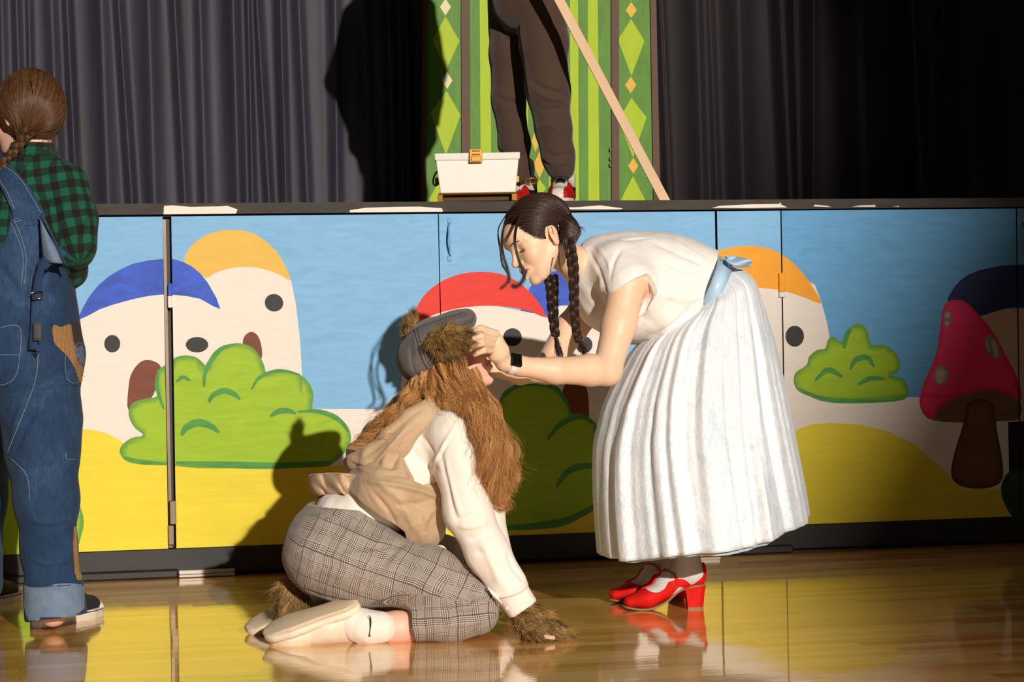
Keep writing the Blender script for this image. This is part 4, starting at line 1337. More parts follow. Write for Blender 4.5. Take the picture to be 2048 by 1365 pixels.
S.limb([(1270, 640, 6.48, 46), (1330, 636, 6.48, 50), (1380, 602, 6.48, 50)], .03, (CD, 1.9))
S.limb([(1235, 535, 6.37, 50), (1262, 572, 6.315, 55)], .035, None)
S.limb([(1215, 540, 6.62, 48), (1190, 580, 6.68, 50)], .035, None)
# sleeve ends
S.cut(J(1262, 568, 6.30), nrm(RT * .48 - UP * .88 - FW * .1), J(1262, 606, 6.20), .118)
S.cone(J(1264, 590, 6.30), J(1246, 660, 6.26), .056, .050, .004, None, 's')
S.cut(J(1172, 600, 6.68), nrm(-UP * .8 - RT * .6), J(1150, 635, 6.70), .075)
S.cut(J(1413, 566, 6.49), nrm(RT * .94 - UP * .34))
# neck opening
S.cone(J(1130, 520, 6.50), J(1186, 545, 6.50), .072, .060, .01, None, 's')
def pb(V, F):
    V = wrinkle(V, F, .004, .09, along=RT * .8 - UP * .5, stretch=3, seed=2)
    V = wrinkle(V, F, .0016, .03, along=RT * .7 - UP * .6, stretch=4, seed=5)
    L = []
    for pts, w, a in (([(1176, 500), (1200, 545), (1215, 590)], 5, .004), ([(1190, 490), (1215, 520), (1225, 560)], 5, -.003), ([(1240, 500), (1225, 530), (1222, 560)], 5, .005), ([(1200, 560), (1210, 600), (1225, 650)], 7, -.006),
                      ([(1330, 545), (1300, 600), (1275, 650)], 6, .004), ([(1380, 560), (1340, 610), (1290, 660)], 7, .006), ([(1395, 570), (1360, 620), (1320, 665)], 6, -.006), ([(1400, 600), (1360, 640), (1300, 676)], 6, .006),
                      ([(1320, 540), (1350, 560), (1400, 560)], 6, -.004), ([(1330, 525), (1370, 540), (1420, 545)], 6, .005), ([(1300, 480), (1350, 505), (1410, 530)], 7, .004), ([(1255, 660), (1275, 640), (1290, 600)], 5, -.005),
                      ([(1209, 470), (1240, 480), (1300, 476)], 5, .003), ([(1410, 590), (1370, 600), (1330, 590)], 6, -.005)):
        L.append((pts, w, a))
    return creases(V, F, L)
blouse, V, F = sdf_obj('blouse', S, M_BLOUSE, girl, .004, pb)
# waistband and bow
M_SATIN = mat('blue_satin', (176, 208, 230), .35, bscale=20, bstr=.2, bdist=.003, sheen=.2)
def band(a, b, c, d, name, m, dep, rd, th=.004):
    """ring band between chord a-b and chord c-d (px), centred at depth dep, half depth rd"""
    g = []
    for (p, q, ex) in ((a, b, 1.0), (((a[0] + c[0]) / 2, (a[1] + c[1]) / 2), ((b[0] + d[0]) / 2, (b[1] + d[1]) / 2), 1.03), (c, d, 1.0)):
        P0 = J(p[0], p[1], dep); P1 = J(q[0], q[1], dep); ctr = (P0 + P1) / 2; ax = (P1 - P0) / 2
        g.append([ctr + ax * ex * math.cos(t) + CD * rd * ex * math.sin(t) for t in np.linspace(0, 2 * math.pi, 64)])
    return sheet(name, g, th, m, girl)
band((1434, 511), (1384, 634), (1462, 531), (1405, 640), 'waistband', M_SATIN, 6.49, .172)
M_BOW = mat('blue_satin_bow', (170, 206, 236), .35, bscale=30, bstr=.3, sheen=.2)
bowg = []
for i, t in enumerate(np.linspace(0, 1, 16)):
    row = []
    for w in np.linspace(-1, 1, 7):
        x = 1452 + 52 * t; y = 517 + 4 * math.sin(t * 3) + 7 * t + w * (5 + 5 * math.sin(math.pi * min(1, t * 1.1)))
        row.append(J(x, y, 6.36 + .02 * math.cos(w * 2 + t * 5)))
    bowg.append(row)
sheet('bow', bowg, .003, M_BOW, girl)
bowg = [[J(1452 + 44 * t + 3 * w, 519 + 8 * t * t + w * 6 + 4 * t, 6.48 - .03 * math.sin(3 * t)) for w in np.linspace(-1, 1, 5)] for t in np.linspace(0, 1, 12)]
sheet('bow', bowg, .003, M_BOW, girl)
MB().tube([J(1414, 615, 6.345), J(1415.5, 615.5, 6.338)], .006, 12).build('button', mat('waist_button', (60, 74, 92), .4), girl, True)

# skirt
s = NT('crinkled_organza')
tcu = s.attr('cu').outputs['Fac']; tcv = s.attr('cv').outputs['Fac']
cv_ = s.n('ShaderNodeCombineXYZ'); s.l(tcu, cv_.inputs[0]); s.l(tcv, cv_.inputs[1])
mp = s.n('ShaderNodeMapping'); s.l(cv_.outputs[0], mp.inputs[0]); mp.inputs['Scale'].default_value = (1, .85, 1)
n_big = s.noise(mp.outputs[0], 10, 5, .7, 1.5)
n_cr = s.noise(mp.outputs[0], 60, 6, .75, 3.0)
vo_ = s.n('ShaderNodeTexVoronoi', feature='SMOOTH_F1'); s.l(mp.outputs[0], vo_.inputs['Vector']); vo_.inputs['Scale'].default_value = 90
colr = s.ramp(s.math('ADD', s.math('MULTIPLY', n_big, .55), s.math('MULTIPLY', n_cr, .55)), [(.34, lin((192, 212, 230))), (.50, lin((226, 236, 245))), (.64, lin((252, 253, 254)))])
s.set('Base Color', colr); s.set('Roughness', .30); s.set('Sheen Weight', .3); s.set('Sheen Roughness', .3); s.set('Specular IOR Level', .9)
b1 = s.n('ShaderNodeBump'); s.l(n_cr, b1.inputs['Height']); b1.inputs['Strength'].default_value = .55; b1.inputs['Distance'].default_value = .004
s.bump(vo_.outputs['Distance'], .25, .003, b1.outputs[0])
s.l(s.ramp(n_cr, [(.35, g4(.46)), (.6, g4(.20))]), s.b.inputs['Roughness']); s.set('Metallic', .05)
M_ORG = s.m
M_LINING = mat('skirt_lining_blue', (184, 212, 236), .3, bscale=30, bstr=.2, sheen=.2)
SL = resample([(1384, 636), (1345, 655), (1300, 672), (1267, 698), (1238, 745), (1208, 807), (1197, 848), (1187, 895), (1186, 978), (1190, 1050), (1194, 1102)], 60)
SR = resample([(1461, 534), (1480, 538), (1508, 561), (1531, 626), (1555, 714), (1578, 825), (1596, 919), (1608, 980), (1616, 1030)], 60)
def skirt(name, m, scale=1.0, extra=0.0, seed=0, th=.002, dep=6.49):
    NR, NC = 60, 360
    ph = np.linspace(0, 2 * math.pi, NC, endpoint=False)
    g = np.zeros((NR, NC, 3)); cu = np.zeros((NR, NC)); cvv = np.zeros((NR, NC))
    rads = np.interp(np.linspace(0, 1, NR), [0, .1, .25, .5, .8, 1], [.146, .19, .225, .27, .33, .36])
    for j in range(NR):
        t = j / (NR - 1)
        P0 = J(SL[j][0], SL[j][1], dep); P1 = J(SR[j][0], SR[j][1], dep)
        ctr = (P0 + P1) / 2; ax = (P1 - P0) / 2
        near = np.maximum(0, -np.sin(ph))
        pz = np.stack([np.cos(ph) * 1.7, np.sin(ph) * 1.7, np.full(NC, .5 * t + seed)], 1)
        n1 = pnoise(pz * 1.6)
        n3 = pnoise(pz * 5 + 3)
        pl = .022 * np.cos(13 * ph + 3 * n1 + seed) + .018 * np.cos(21 * ph + 7 * n1 + .6 * t) + .009 * np.cos(37 * ph + 6 * n1 + 2 * n3) + .006 * np.cos(61 * ph + 5 * n1) * (1 - .6 * t)
        amp = min(1, .55 + 1.6 * t) * (1.0 if t < .9 else 1.0)
        edge = 1 - .75 * np.abs(np.cos(ph)) ** 6
        rr_ = scale * (1 + pl * amp * edge * 1.15 + .05 * n1 * t * edge)
        drop = np.array([0, 0, -1.0]) * (.020 * t ** 1.3 + extra * t)
        # back part of the hem rides up a little
        for i in range(NC): pass
        g[j] = ctr + np.outer(np.cos(ph) * rr_, ax) + np.outer(np.sin(ph) * rads[j] * rr_, CD) + np.outer(near * (1 + .25 * np.cos(5 * ph + seed) * t), drop)
        cu[j] = ph * .45; cvv[j] = t * .8
    # swag of the overskirt at the back right, layered corner
    G = np.concatenate([g, g[:, :1]], 1)
    o = sheet(name, G[:, ::-1], th, m, girl)
    cu2 = np.concatenate([cu, cu[:, :1] + 2 * math.pi * .45], 1)[:, ::-1]; cv2 = np.concatenate([cvv, cvv[:, :1]], 1)
    fattr(o, 'cu', np.tile(cu2.ravel(), 2)); fattr(o, 'cv', np.tile(cv2.ravel(), 2))
    return o
skirt('skirt', M_ORG, 1.0, 0, 0)
skirt('skirt_lining', M_LINING, .925, .011, 0)

# watch
M_WB = mat('watch_band_white', (236, 228, 218), .5, bstr=0); M_WF = mat('watch_glass', (10, 10, 12), .08, bstr=0, spec=.8); M_WC = mat('watch_case', (30, 30, 32), .3, .8, bstr=0)
wc = J(1023, 730, 6.08); wax = nrm(J(1040, 733, 6.09) - J(1008, 726, 6.07)); w1 = nrm(np.cross(wax, FW)); w1 = w1 if w1.dot(UP) > 0 else -w1; w2 = nrm(np.cross(wax, w1))
w2 = w2 if w2.dot(FW) < 0 else -w2
mb = MB(); R_ = .0262
ring = []
g = []
for hh in (-.009, -.004, .004, .009):
    g.append([wc + wax * hh + (w1 * math.cos(t) + w2 * math.sin(t)) * R_ for t in np.linspace(0, 2 * math.pi, 40)])
watch = sheet('watch', g, .0022, M_WB, girl)
nrmv = nrm(w1 * .55 + w2 * .85); cc = wc + nrmv * (R_ + .003); tv = np.cross(wax, nrmv)
S = Sdf(); Rm = np.stack([wax, tv, nrmv], 1); S.box(cc, (.0165, .019, .005), Rm, .005); V, F = S.mesh(.0008); mesh_obj('watch_case', V, F, M_WC, watch)
S = Sdf(); S.box(cc + nrmv * .0042, (.0145, .017, .0018), Rm, .0017); V, F = S.mesh(.0007); mesh_obj('watch_screen', V, F, M_WF, watch)

# shoes with socks
M_RED = mat('red_suede', (208, 18, 8), .7, var=.12, vscale=30, bscale=200, bstr=.2, spec=.25)
M_SOLE = mat('tan_shoe_sole', (150, 110, 74), .6)
s = NT('grey_speckled_sock'); v = s.coord('Object'); vo_ = s.n('ShaderNodeTexVoronoi'); s.l(v, vo_.inputs['Vector']); vo_.inputs['Scale'].default_value = 210
s.set('Base Color', s.ramp(vo_.outputs['Distance'], [(.10, lin((176, 172, 172))), (.5, lin((206, 202, 200)))])); s.set('Roughness', .9); s.bump(vo_.outputs['Distance'], .3, .001)
M_SOCK = s.m
M_GOLD = mat('gold_buckle', (206, 170, 96), .25, 1.0, bstr=0)
def tshoe(toe, fdir):
    """toe: floor point under the tip; fdir: unit direction the toe points"""
    fx = nrm(fdir); fy = np.cross(ZU, fx); R = np.stack([fx, fy, ZU], 1)
    L = .250
    def q(x, y, z): return toe + fx * (x - L) + fy * y + ZU * z
    foot = Sdf()
    foot.cone(q(.046, 0, .104), q(.078, 0, .26), .0345, .041, .02)
    foot.cone(q(.034, 0, .098), q(.105, 0, .078), .028, .029, .02, (fy, 1.0))
    foot.cone(q(.060, 0, .125), q(.125, 0, .075), .028, .026, .02)
    foot.cone(q(.105, 0, .070), q(.175, 0, .034), .028, .024, .02, (fy, 1.25))
    foot.cone(q(.175, 0, .036), q(.222, 0, .030), .022, .013, .02, (fy, 1.6))
    V, F = foot.mesh(.002); foot_mesh = (V, F); sock = mesh_obj('sock', V, F, M_SOCK, girl)
    S = Sdf()
    S.cone(q(.036, 0, .098), q(.105, 0, .076), .032, .032, .02)
    S.cone(q(.105, 0, .068), q(.175, 0, .033), .0315, .027, .02, (fy, 1.2))
    S.cone(q(.175, 0, .033), q(.226, 0, .024), .026, .0175, .02, (fy, 1.55))
    S.cone(q(.022, 0, .12), q(.030, 0, .085), .018, .022, .015)
    # ankle opening, vamp opening
    S.cone(q(.060, 0, .155), q(.085, 0, .135), .046, .038, .006, None, 's')
    S.cone(q(.050, 0, .135), q(.075, 0, .26), .037, .046, .006, None, 's')
    S.ell(q(.150, 0, .078), (.034, .055, .030), R @ np.array(Matrix.Rotation(.48, 3, 'Y')), .004, 's')
    S.cone(q(.110, 0, .110), q(.145, 0, .085), .022, .024, .006, None, 's')
    # trim beneath the sole line
    S.cut(q(.0, 0, .066), -ZU + fx * -.0, q(.02, 0, .0), .10)
    # t bar and strap
    V, F = S.mesh(.0018); V = relax(V, F, 1)
    shoe = mesh_obj('shoe', V, F, M_RED, girl)
    # sole plate
    g = []
    pts = [(.008, .068), (.045, .066), (.085, .052), (.125, .022), (.165, .006), (.205, .004), (.246, .012)]
    PR = resample([np.array([a, b, 0]) for a, b in pts], 24)
    wd = np.interp(PR[:, 0], [.0, .03, .09, .16, .2, .235, .25], [.016, .031, .026, .040, .038, .026, .008])
    for (x, z, _), w in zip(PR, wd): g.append([q(x, w * a, z) for a in np.linspace(-1, 1, 9)])
    sheet('sole', g, .005, M_SOLE, shoe)
    # heel block
    mb = MB(); pr = []
    for z, x0, x1, w in ((.066, .006, .070, .029), (.045, .010, .064, .027), (.006, .014, .060, .026)):
        pr.append([q(x0, -w * .6, z), q(x0 + .012, -w, z), q(x1, -w, z), q(x1, w, z), q(x0 + .012, w, z), q(x0, w * .6, z)])
    V = sum(pr, []); F = [(5, 4, 3, 2, 1, 0), (12, 13, 14, 15, 16, 17)]
    for r in range(2):
        for i in range(6): F.append((r * 6 + i, r * 6 + (i + 1) % 6, r * 6 + 6 + (i + 1) % 6, r * 6 + 6 + i))
    mb.add(V, F); mb.build('heel', M_RED, shoe)
    mb = MB(); b_ = pr[2]; mb.prism([p for p in b_], -ZU * .006); mb.build('heel_tip', M_SOLE, shoe)
    # strap around the instep and t-bar down the vamp
    fb = bvh_of(*foot_mesh)
    def hug(A, d, lift=.003):
        h = fb.ray_cast(Vector(A + d * .12), Vector(-d)); return (np.array(h[0]) if h[0] is not None else A + d * .035) + d * lift
    st_ = []
    for t in np.linspace(-1, 1, 30):
        an = t * math.radians(112)
        st_.append(hug(q(.092 + .028 * math.cos(an) ** 2, 0, .088), nrm(fy * math.sin(an) + ZU * math.cos(an) + fx * .25 * math.cos(an))))
    g = []
    for t in np.linspace(-1, 1, 40):
        an = t * math.radians(112); ox = .092 + .028 * math.cos(an) ** 2; dn = nrm(fy * math.sin(an) + ZU * math.cos(an) + fx * .25 * math.cos(an))
        g.append([hug(q(ox + w * .0052, 0, .088 + w * .0030), dn, .0022) for w in (-1, -.3, .3, 1)])
    sheet('strap', g, .003, M_RED, shoe)
    g = [[hug(q(x, w * .0065, .04), nrm(ZU + fx * .5), .0022) for w in (-1, -.3, .3, 1)] for x in np.linspace(.108, .182, 12)]
    sheet('t_bar', g, .003, M_RED, shoe)
    # near side buckle
    side = fy if fy.dot(FW) < 0 else -fy
    sg = 1 if side.dot(fy) > 0 else -1
    bc = st_[6] if sg < 0 else st_[-7]
    MB().tube([bc + fx * a * .0055 + ZU * b * .0075 + fy * sg * .0025 for a, b in ((-1, -1), (1, -1), (1, 1), (-1, 1))], .0013, 6, True).build('buckle', M_GOLD, shoe, True)
fdir_near = nrm(-CR * 1.0 - CD * .05)
tn = WZ(1243, 1221, 0); tshoe(np.array([tn[0], tn[1], 0]), fdir_near)
tn = WZ(1214, 1206, 0); tshoe(np.array([tn[0], tn[1], 0]), nrm(-CR - CD * .12))

# ================================================================== KNEELING GIRL IN FURRY ANIMAL COSTUME
kneel = thing('person', 'kneeling person with long copper curls, grey flat cap, tan vest and checked trousers', 'person', np.r_[WZ(800, 1270)[:2], 0.0])
kf = nrm(RT * .90 + UP * .40 + FW * .10); ku = nrm(-RT * .40 + UP * .90)
kh = Head(J(893, 716, 6.14), kf, ku, .97)
S = Sdf(); kh.build(S, 0.0)
S.cone(kh.p(-.03, 0, -.05), J(858, 815, 6.12), .048, .058, .02)
S.limb([(862, 830, 6.12, 50), (845, 900, 6.12, 54), (795, 970, 6.12, 56), (725, 1040, 6.12, 56), (670, 1105, 6.12, 66)], .05, (CD, 1.2))
S.limb([(900, 858, 5.99, 40), (936, 1020, 5.95, 32), (1012, 1180, 5.95, 24), (1040, 1212, 5.95, 20)], .02)
S.limb([(905, 865, 6.28, 40), (960, 1020, 6.33, 30), (1010, 1180, 6.30, 22), (1030, 1222, 6.28, 17)], .02)
for dd in (0, .26):
    d = 5.97 + dd; ox = 14 if dd else 0; oy = -26 if dd else 0
    S.limb([(660 + ox, 1110 + oy, d + .04, 66), (860 + ox, 1165 + oy, d, 50), (950 + ox, 1214 + oy, d, 36)], .03)
    S.limb([(950 + ox, 1232 + oy, d, 34), (845 + ox, 1253 + oy, d, 33), (790 + ox, 1256 + oy, d, 30.5), (742 + ox, 1257 + oy, d, 28), (700 + ox, 1240 + oy, d + .01, 30)], .02)
# paws: near hand flat on the floor, five fingers
fz = WZ(1100, 1283, 0.012)
S.limb([(1040, 1212, 5.95, 19), (1058, 1238, 5.955, 24), (1076, 1258, 5.96, 20)], .01)
for P_, r in (([(1066, 1262, 5.90), (1092, 1274, 5.885), (1108, 1277, 5.885)], 6.0), ([(1075, 1260, 5.93), (1104, 1268, 5.92), (1124, 1274, 5.92)], 6.4), ([(1080, 1258, 5.96), (1110, 1263, 5.96), (1132, 1270, 5.96)], 6.4),
              ([(1078, 1254, 5.99), (1106, 1258, 6.0), (1124, 1264, 6.0)], 6.2), ([(1054, 1252, 5.93), (1064, 1270, 5.90), (1078, 1279, 5.89)], 7.0)):
    finger(S, P_, r)
S.limb([(1030, 1222, 6.28, 17), (1046, 1226, 6.28, 18), (1060, 1230, 6.28, 14)], .01)
for k_ in range(4): finger(S, [(1056, 1228, 6.24 + .025 * k_), (1074, 1234, 6.24 + .025 * k_), (1088, 1238, 6.24 + .025 * k_)], 6)
finger(S, [(1046, 1230, 6.22), (1054, 1240, 6.20), (1062, 1244, 6.19)], 6.5)
def hires_body(name, S, m, parent, boxes, coarse=.005, fine=.002):
    b0, b1 = S.bounds(); VV, FF, b = [], [], 0
    for i, (lo, hi, v) in enumerate([(b0, b1, coarse)] + [(l, h, fine) for l, h in boxes]):
        V, F = S.mesh(v, lo, hi); F = np.asarray(F)
        V = relax(V, F, 1, .5)
        if i == 0:
            cen = V[F].mean(1); ins = np.zeros(len(F), bool)
            for (l2, h2) in boxes: ins |= np.all((cen > l2 + coarse * 1.5) & (cen < h2 - coarse * 1.5), axis=1)
            F = F[~ins]; us = np.unique(F); mp = np.full(len(V), -1); mp[us] = np.arange(len(us)); V = V[us]; F = mp[F]
        VV.append(V); FF.append(F + b); b += len(V)
    V = np.concatenate(VV); F = np.concatenate(FF)
    return mesh_obj(name, V, F, m, parent), V, F
o, V, F = hires_body('body', S, M_SKIN_P, kneel, [(kh.c - .14, kh.c + .14), (J(1040, 1262, 6.02) - .06, J(1110, 1240, 5.92) + .08)])
kh.masks(o, V, 1.0)
kh.features(kneel, M_HAIR_R, V, F)

# ---- checked trousers
s = NT('glen_check')
cu = s.attr('cu').outputs['Fac']; cv = s.attr('cv').outputs['Fac']
def stripes(x, period, lo, hi):
    f = s.math('FRACT', s.math('DIVIDE', x, period)); return s.math('MULTIPLY', s.math('GREATER_THAN', f, lo), s.math('LESS_THAN', f, hi))
def block(x, y):
    # alternates fine broken lines in bands
    big = stripes(x, .042, 0.0, .5)
    fine = s.math('GREATER_THAN', s.math('FRACT', s.math('DIVIDE', x, .0052)), .5)
    fine2 = s.math('GREATER_THAN', s.math('FRACT', s.math('DIVIDE', x, .0021)), .45)
    return s.math('ADD', s.math('MULTIPLY', big, fine), s.math('MULTIPLY', s.math('SUBTRACT', 1.0, big), s.math('MULTIPLY', fine2, .8)))
wx = s.math('ADD', cu, s.math('MULTIPLY', s.math('SUBTRACT', s.noise(s.coord('Object'), 9, 2, .5), .5), .03))
wy = s.math('ADD', cv, s.math('MULTIPLY', s.math('SUBTRACT', s.noise(s.coord('Object', (1, 1, 1.3)), 8, 2, .5), .5), .03))
bx = block(wx, wy); by = block(wy, wx)
fac = s.math('MULTIPLY', s.math('ADD', bx, by), .5)
c = s.ramp(fac, [(0.05, lin((206, 194, 182))), (.5, lin((138, 126, 118))), (1.0, lin((48, 44, 44)))])
red = s.math('MAXIMUM', stripes(wx, .084, .235, .262), stripes(wy, .084, .235, .262))
c = s.mix(s.math('MULTIPLY', red, .75), c, lin((70, 40, 40)))
s.set('Base Color', c); s.set('Roughness', .85); s.set('Sheen Weight', .1); s.set('Specular IOR Level', .2)
s.bump(s.noise(s.coord('Object'), 16, 4, .55, .5), .3, .006)
M_CHECK = s.m
S = Sdf()
S.limb([(715, 1035, 6.12, 68), (690, 1060, 6.12, 76), (660, 1080, 6.12, 74), (662, 1108, 6.10, 88)], .04, (CD, 1.55))
S.limb([(655, 1108, 6.04, 84), (722, 1130, 6.02, 82), (860, 1160, 5.98, 62), (945, 1203, 5.96, 46)], .04, (CD, 1.1))
S.limb([(690, 1095, 6.24, 80), (880, 1130, 6.25, 56), (952, 1180, 6.25, 44)], .04)
S.cut(J(672, 1012, 6.1), nrm(UP * 1.0 + RT * .05), J(680, 990, 6.1), .22)
S.limb([(952, 1228, 5.94, 44), (900, 1243, 5.94, 42), (826, 1250, 5.94, 35)], .025, None, True)
S.limb([(955, 1205, 6.24, 40), (900, 1218, 6.24, 38), (830, 1226, 6.24, 34)], .025, None, True)
def pk(V, F):
    V = wrinkle(V, F, .006, .10, along=RT * .9 - UP * .3, stretch=2.5, seed=12)
    return creases(V, F, [([(802, 1092), (780, 1110), (745, 1150), (720, 1185)], 8, .007), ([(815, 1095), (790, 1120), (770, 1160), (760, 1190)], 7, -.006), ([(800, 1090), (760, 1094), (700, 1088)], 7, .006),
        ([(800, 1100), (750, 1108), (680, 1110)], 6, -.005), ([(600, 1100), (640, 1095), (700, 1105)], 8, .005), ([(965, 1200), (940, 1215), (900, 1221), (830, 1222)], 5, -.009),
        ([(975, 1190), (945, 1190), (905, 1165)], 7, .005), ([(985, 1215), (960, 1225), (920, 1232)], 6, .006), ([(975, 1235), (940, 1248), (890, 1250)], 6, -.005), ([(610, 1180), (650, 1195), (720, 1210)], 6, .005),
        ([(690, 1060), (740, 1085), (790, 1098)], 6, -.005), ([(596, 1150), (640, 1140), (700, 1160)], 8, -.005), ([(850, 1210), (880, 1190), (910, 1180)], 7, .004), ([(930, 1130), (900, 1150), (880, 1180)], 7, .004)])
o, V, F = sdf_obj('trousers', S, M_CHECK, kneel, .0045, pk)
bone_uv(o, V, [(J(700, 990, 6.05), J(655, 1105, 6.05), 0), (J(640, 1080, 6.02), J(960, 1200, 5.96), .2), (J(985, 1236, 5.94), J(820, 1250, 5.94), .6), (J(690, 1095, 6.24), J(952, 1180, 6.25), .2)])

# ---- shirt
M_SHIRT = cloth_mat('white_cotton_shirt', (240, 230, 220), sheen=.1, wr=.3)
S = Sdf()
S.limb([(862, 835, 6.12, 56), (850, 890, 6.12, 74), (800, 960, 6.12, 78), (735, 1035, 6.12, 66), (690, 1075, 6.12, 56)], .05, (CD, 1.3))
S.limb([(668, 1026, 6.12, 40), (700, 1030, 6.12, 44)], .05, (CD, 2.2))
S.limb([(908, 868, 5.985, 57), (920, 930, 5.96, 48), (936, 1025, 5.94, 46), (975, 1105, 5.94, 42), (1014, 1168, 5.94, 40)], .03)
S.limb([(1008, 1160, 5.94, 38), (1028, 1190, 5.94, 35)], .006, None, True)
S.limb([(1022, 1182, 5.94, 34), (1046, 1219, 5.94, 32)], .004, None, True)
S.limb([(905, 868, 6.27, 52), (960, 1020, 6.32, 42), (1010, 1180, 6.30, 34)], .03)
S.limb([(880, 1105, 6.02, 14), (888, 1120, 6.0, 10)], .01)
def ps(V, F):
    V = wrinkle(V, F, .006, .10, along=-UP + RT * .4, stretch=2.2, seed=22)
    V = wrinkle(V, F, .002, .035, along=-UP + RT * .3, stretch=3, seed=25)
    return creases(V, F, [([(925, 830), (900, 870), (872, 920), (862, 960)], 4, -.005), ([(930, 828), (906, 868), (878, 918)], 3, .004), ([(880, 905), (895, 960), (905, 1010), (912, 1040)], 7, .007), ([(890, 920), (903, 980), (918, 1030)], 6, -.006),
        ([(870, 910), (850, 880), (838, 870)], 5, .004), ([(960, 1020), (940, 1035), (905, 1040)], 7, .006), ([(975, 1045), (950, 1052), (920, 1055)], 6, -.006), ([(985, 1065), (960, 1075), (935, 1080)], 6, .005),
        ([(1000, 1095), (975, 1105), (950, 1105)], 6, .004), ([(1015, 1110), (1030, 1140), (1048, 1160)], 6, .006), ([(960, 1080), (985, 1130), (1000, 1170)], 7, -.005), ([(1052, 1172), (1030, 1185), (1000, 1192), (985, 1188)], 4, -.010),
        ([(800, 960), (830, 985), (870, 1000)], 6, .005), ([(990, 1120), (1010, 1150), (1025, 1175)], 5, .005), ([(945, 870), (950, 930), (945, 990)], 8, .003), ([(820, 900), (850, 930), (880, 940)], 7, .004)])
o, V, F = sdf_obj('shirt', S, M_SHIRT, kneel, .004, ps)
MB().tube([J(1014, 1217, 5.885), J(1014.4, 1217.4, 5.880)], .0052, 12).build('cuff_button', mat('pearl_button', (226, 214, 196), .3), o, True)
cg = [[J(987 + 12 * t + 6 * math.sin(w), 1190 + 10 * t + w * 9, 5.90 - .012 * math.cos(w)) for w in np.linspace(-1.2, 1.2, 7)] for t in np.linspace(-.6, 1, 6)]
sheet('cuff_flap', cg, .0025, M_SHIRT, o)

# ---- vest with its hood and flared tail
s = NT('tan_satin_vest'); v = s.coord('Object'); n1 = s.noise(v, 6, 4, .6)
s.set('Base Color', s.ramp(n1, [(.3, lin((176, 148, 116))), (.7, lin((200, 172, 140)))])); s.set('Roughness', .62); s.set('Specular IOR Level', .3); s.set('Sheen Weight', .2)
b1 = s.n('ShaderNodeBump'); s.l(s.noise(s.coord('Object', (1, 1, 1)), 15, 4, .5, .8), b1.inputs['Height']); b1.inputs['Strength'].default_value = .45; b1.inputs['Distance'].default_value = .008
s.bump(s.noise(v, 700, 2, .5), .1, .0004, b1.outputs[0]); M_VEST = s.m
M_SATIN_T = mat('tan_satin_facing', (186, 156, 124), .52, bscale=25, bstr=.3, bdist=.004, sheen=.2)
S = Sdf()
S.limb([(735, 1012, 6.10, 66), (790, 975, 6.09, 88), (835, 915, 6.11, 74), (850, 850, 6.12, 50)], .05, (CD, 1.4))
S.limb([(800, 1000, 6.07, 70), (836, 1044, 6.05, 50), (845, 1062, 6.05, 36)], .04, (CD, 1.3))
S.cut(J(735, 1010, 6.0), nrm(-UP * .85 - RT * .62), J(715, 1070, 6.0), .13)
# arm hole
S.ell(J(884, 898, 5.92), (.112, .118, .19), np.stack([RT, UP, FW], 1), .008, 's')
S.cut(J(876, 880, 6.0), nrm(RT * .8 + UP * .5), J(915, 850, 6.0), .13)
def pv(V, F):
    V = wrinkle(V, F, .009, .11, along=RT * .8 + UP * .5, stretch=2, seed=32)
    V = wrinkle(V, F, .003, .04, along=RT * .5 - UP * .8, stretch=3, seed=33)
    return creases(V, F, [([(880, 985), (845, 965), (800, 950), (730, 948)], 6, .008), ([(882, 998), (840, 982), (790, 970), (730, 962)], 5, -.009), ([(875, 1010), (850, 1040), (845, 1085)], 8, -.008), ([(870, 1000), (830, 1010), (790, 1010)], 7, .006),
        ([(745, 985), (775, 1020), (795, 1060), (806, 1085)], 5, .006), ([(760, 970), (800, 1000), (830, 1060)], 7, -.006), ([(818, 990), (840, 1030), (850, 1080)], 5, .004), ([(820, 850), (790, 890), (760, 935)], 6, -.007), ([(835, 870), (805, 900), (775, 945)], 6, .006),
        ([(730, 905), (760, 930), (800, 935)], 6, .006), ([(700, 925), (740, 945), (790, 945)], 6, -.006)])
vest, V, F = sdf_obj('vest', S, M_VEST, kneel, .003, pv)
# shoulder band and hood collar lying back
S = Sdf()
S.limb([(905, 806, 6.0, 12), (868, 812, 5.975, 20), (828, 842, 5.97, 27), (790, 885, 5.975, 34), (750, 915, 5.99, 28), (706, 920, 6.04, 15)], .012, (nrm(FW), .55))
S.limb([(850, 802, 6.10, 20), (805, 822, 6.15, 24), (755, 870, 6.2, 26), (712, 905, 6.16, 18), (700, 925, 6.10, 14)], .025, (CD, 1.3))
S.limb([(720, 930, 6.08, 22), (770, 925, 6.08, 34), (800, 880, 6.1, 44)], .03, (CD, 1.5))
def ph_(V, F):
    V = wrinkle(V, F, .008, .08, along=RT * .7 + UP * .6, stretch=3, seed=42)
    return creases(V, F, [([(815, 855), (775, 900), (745, 935)], 4, -.009), ([(840, 820), (800, 850), (760, 890), (725, 915)], 5, .006), ([(845, 845), (812, 880), (785, 925)], 5, .006), ([(700, 918), (735, 930), (775, 935)], 5, -.006)])
sdf_obj('hood', S, M_VEST, kneel, .004, ph_)
fl = []
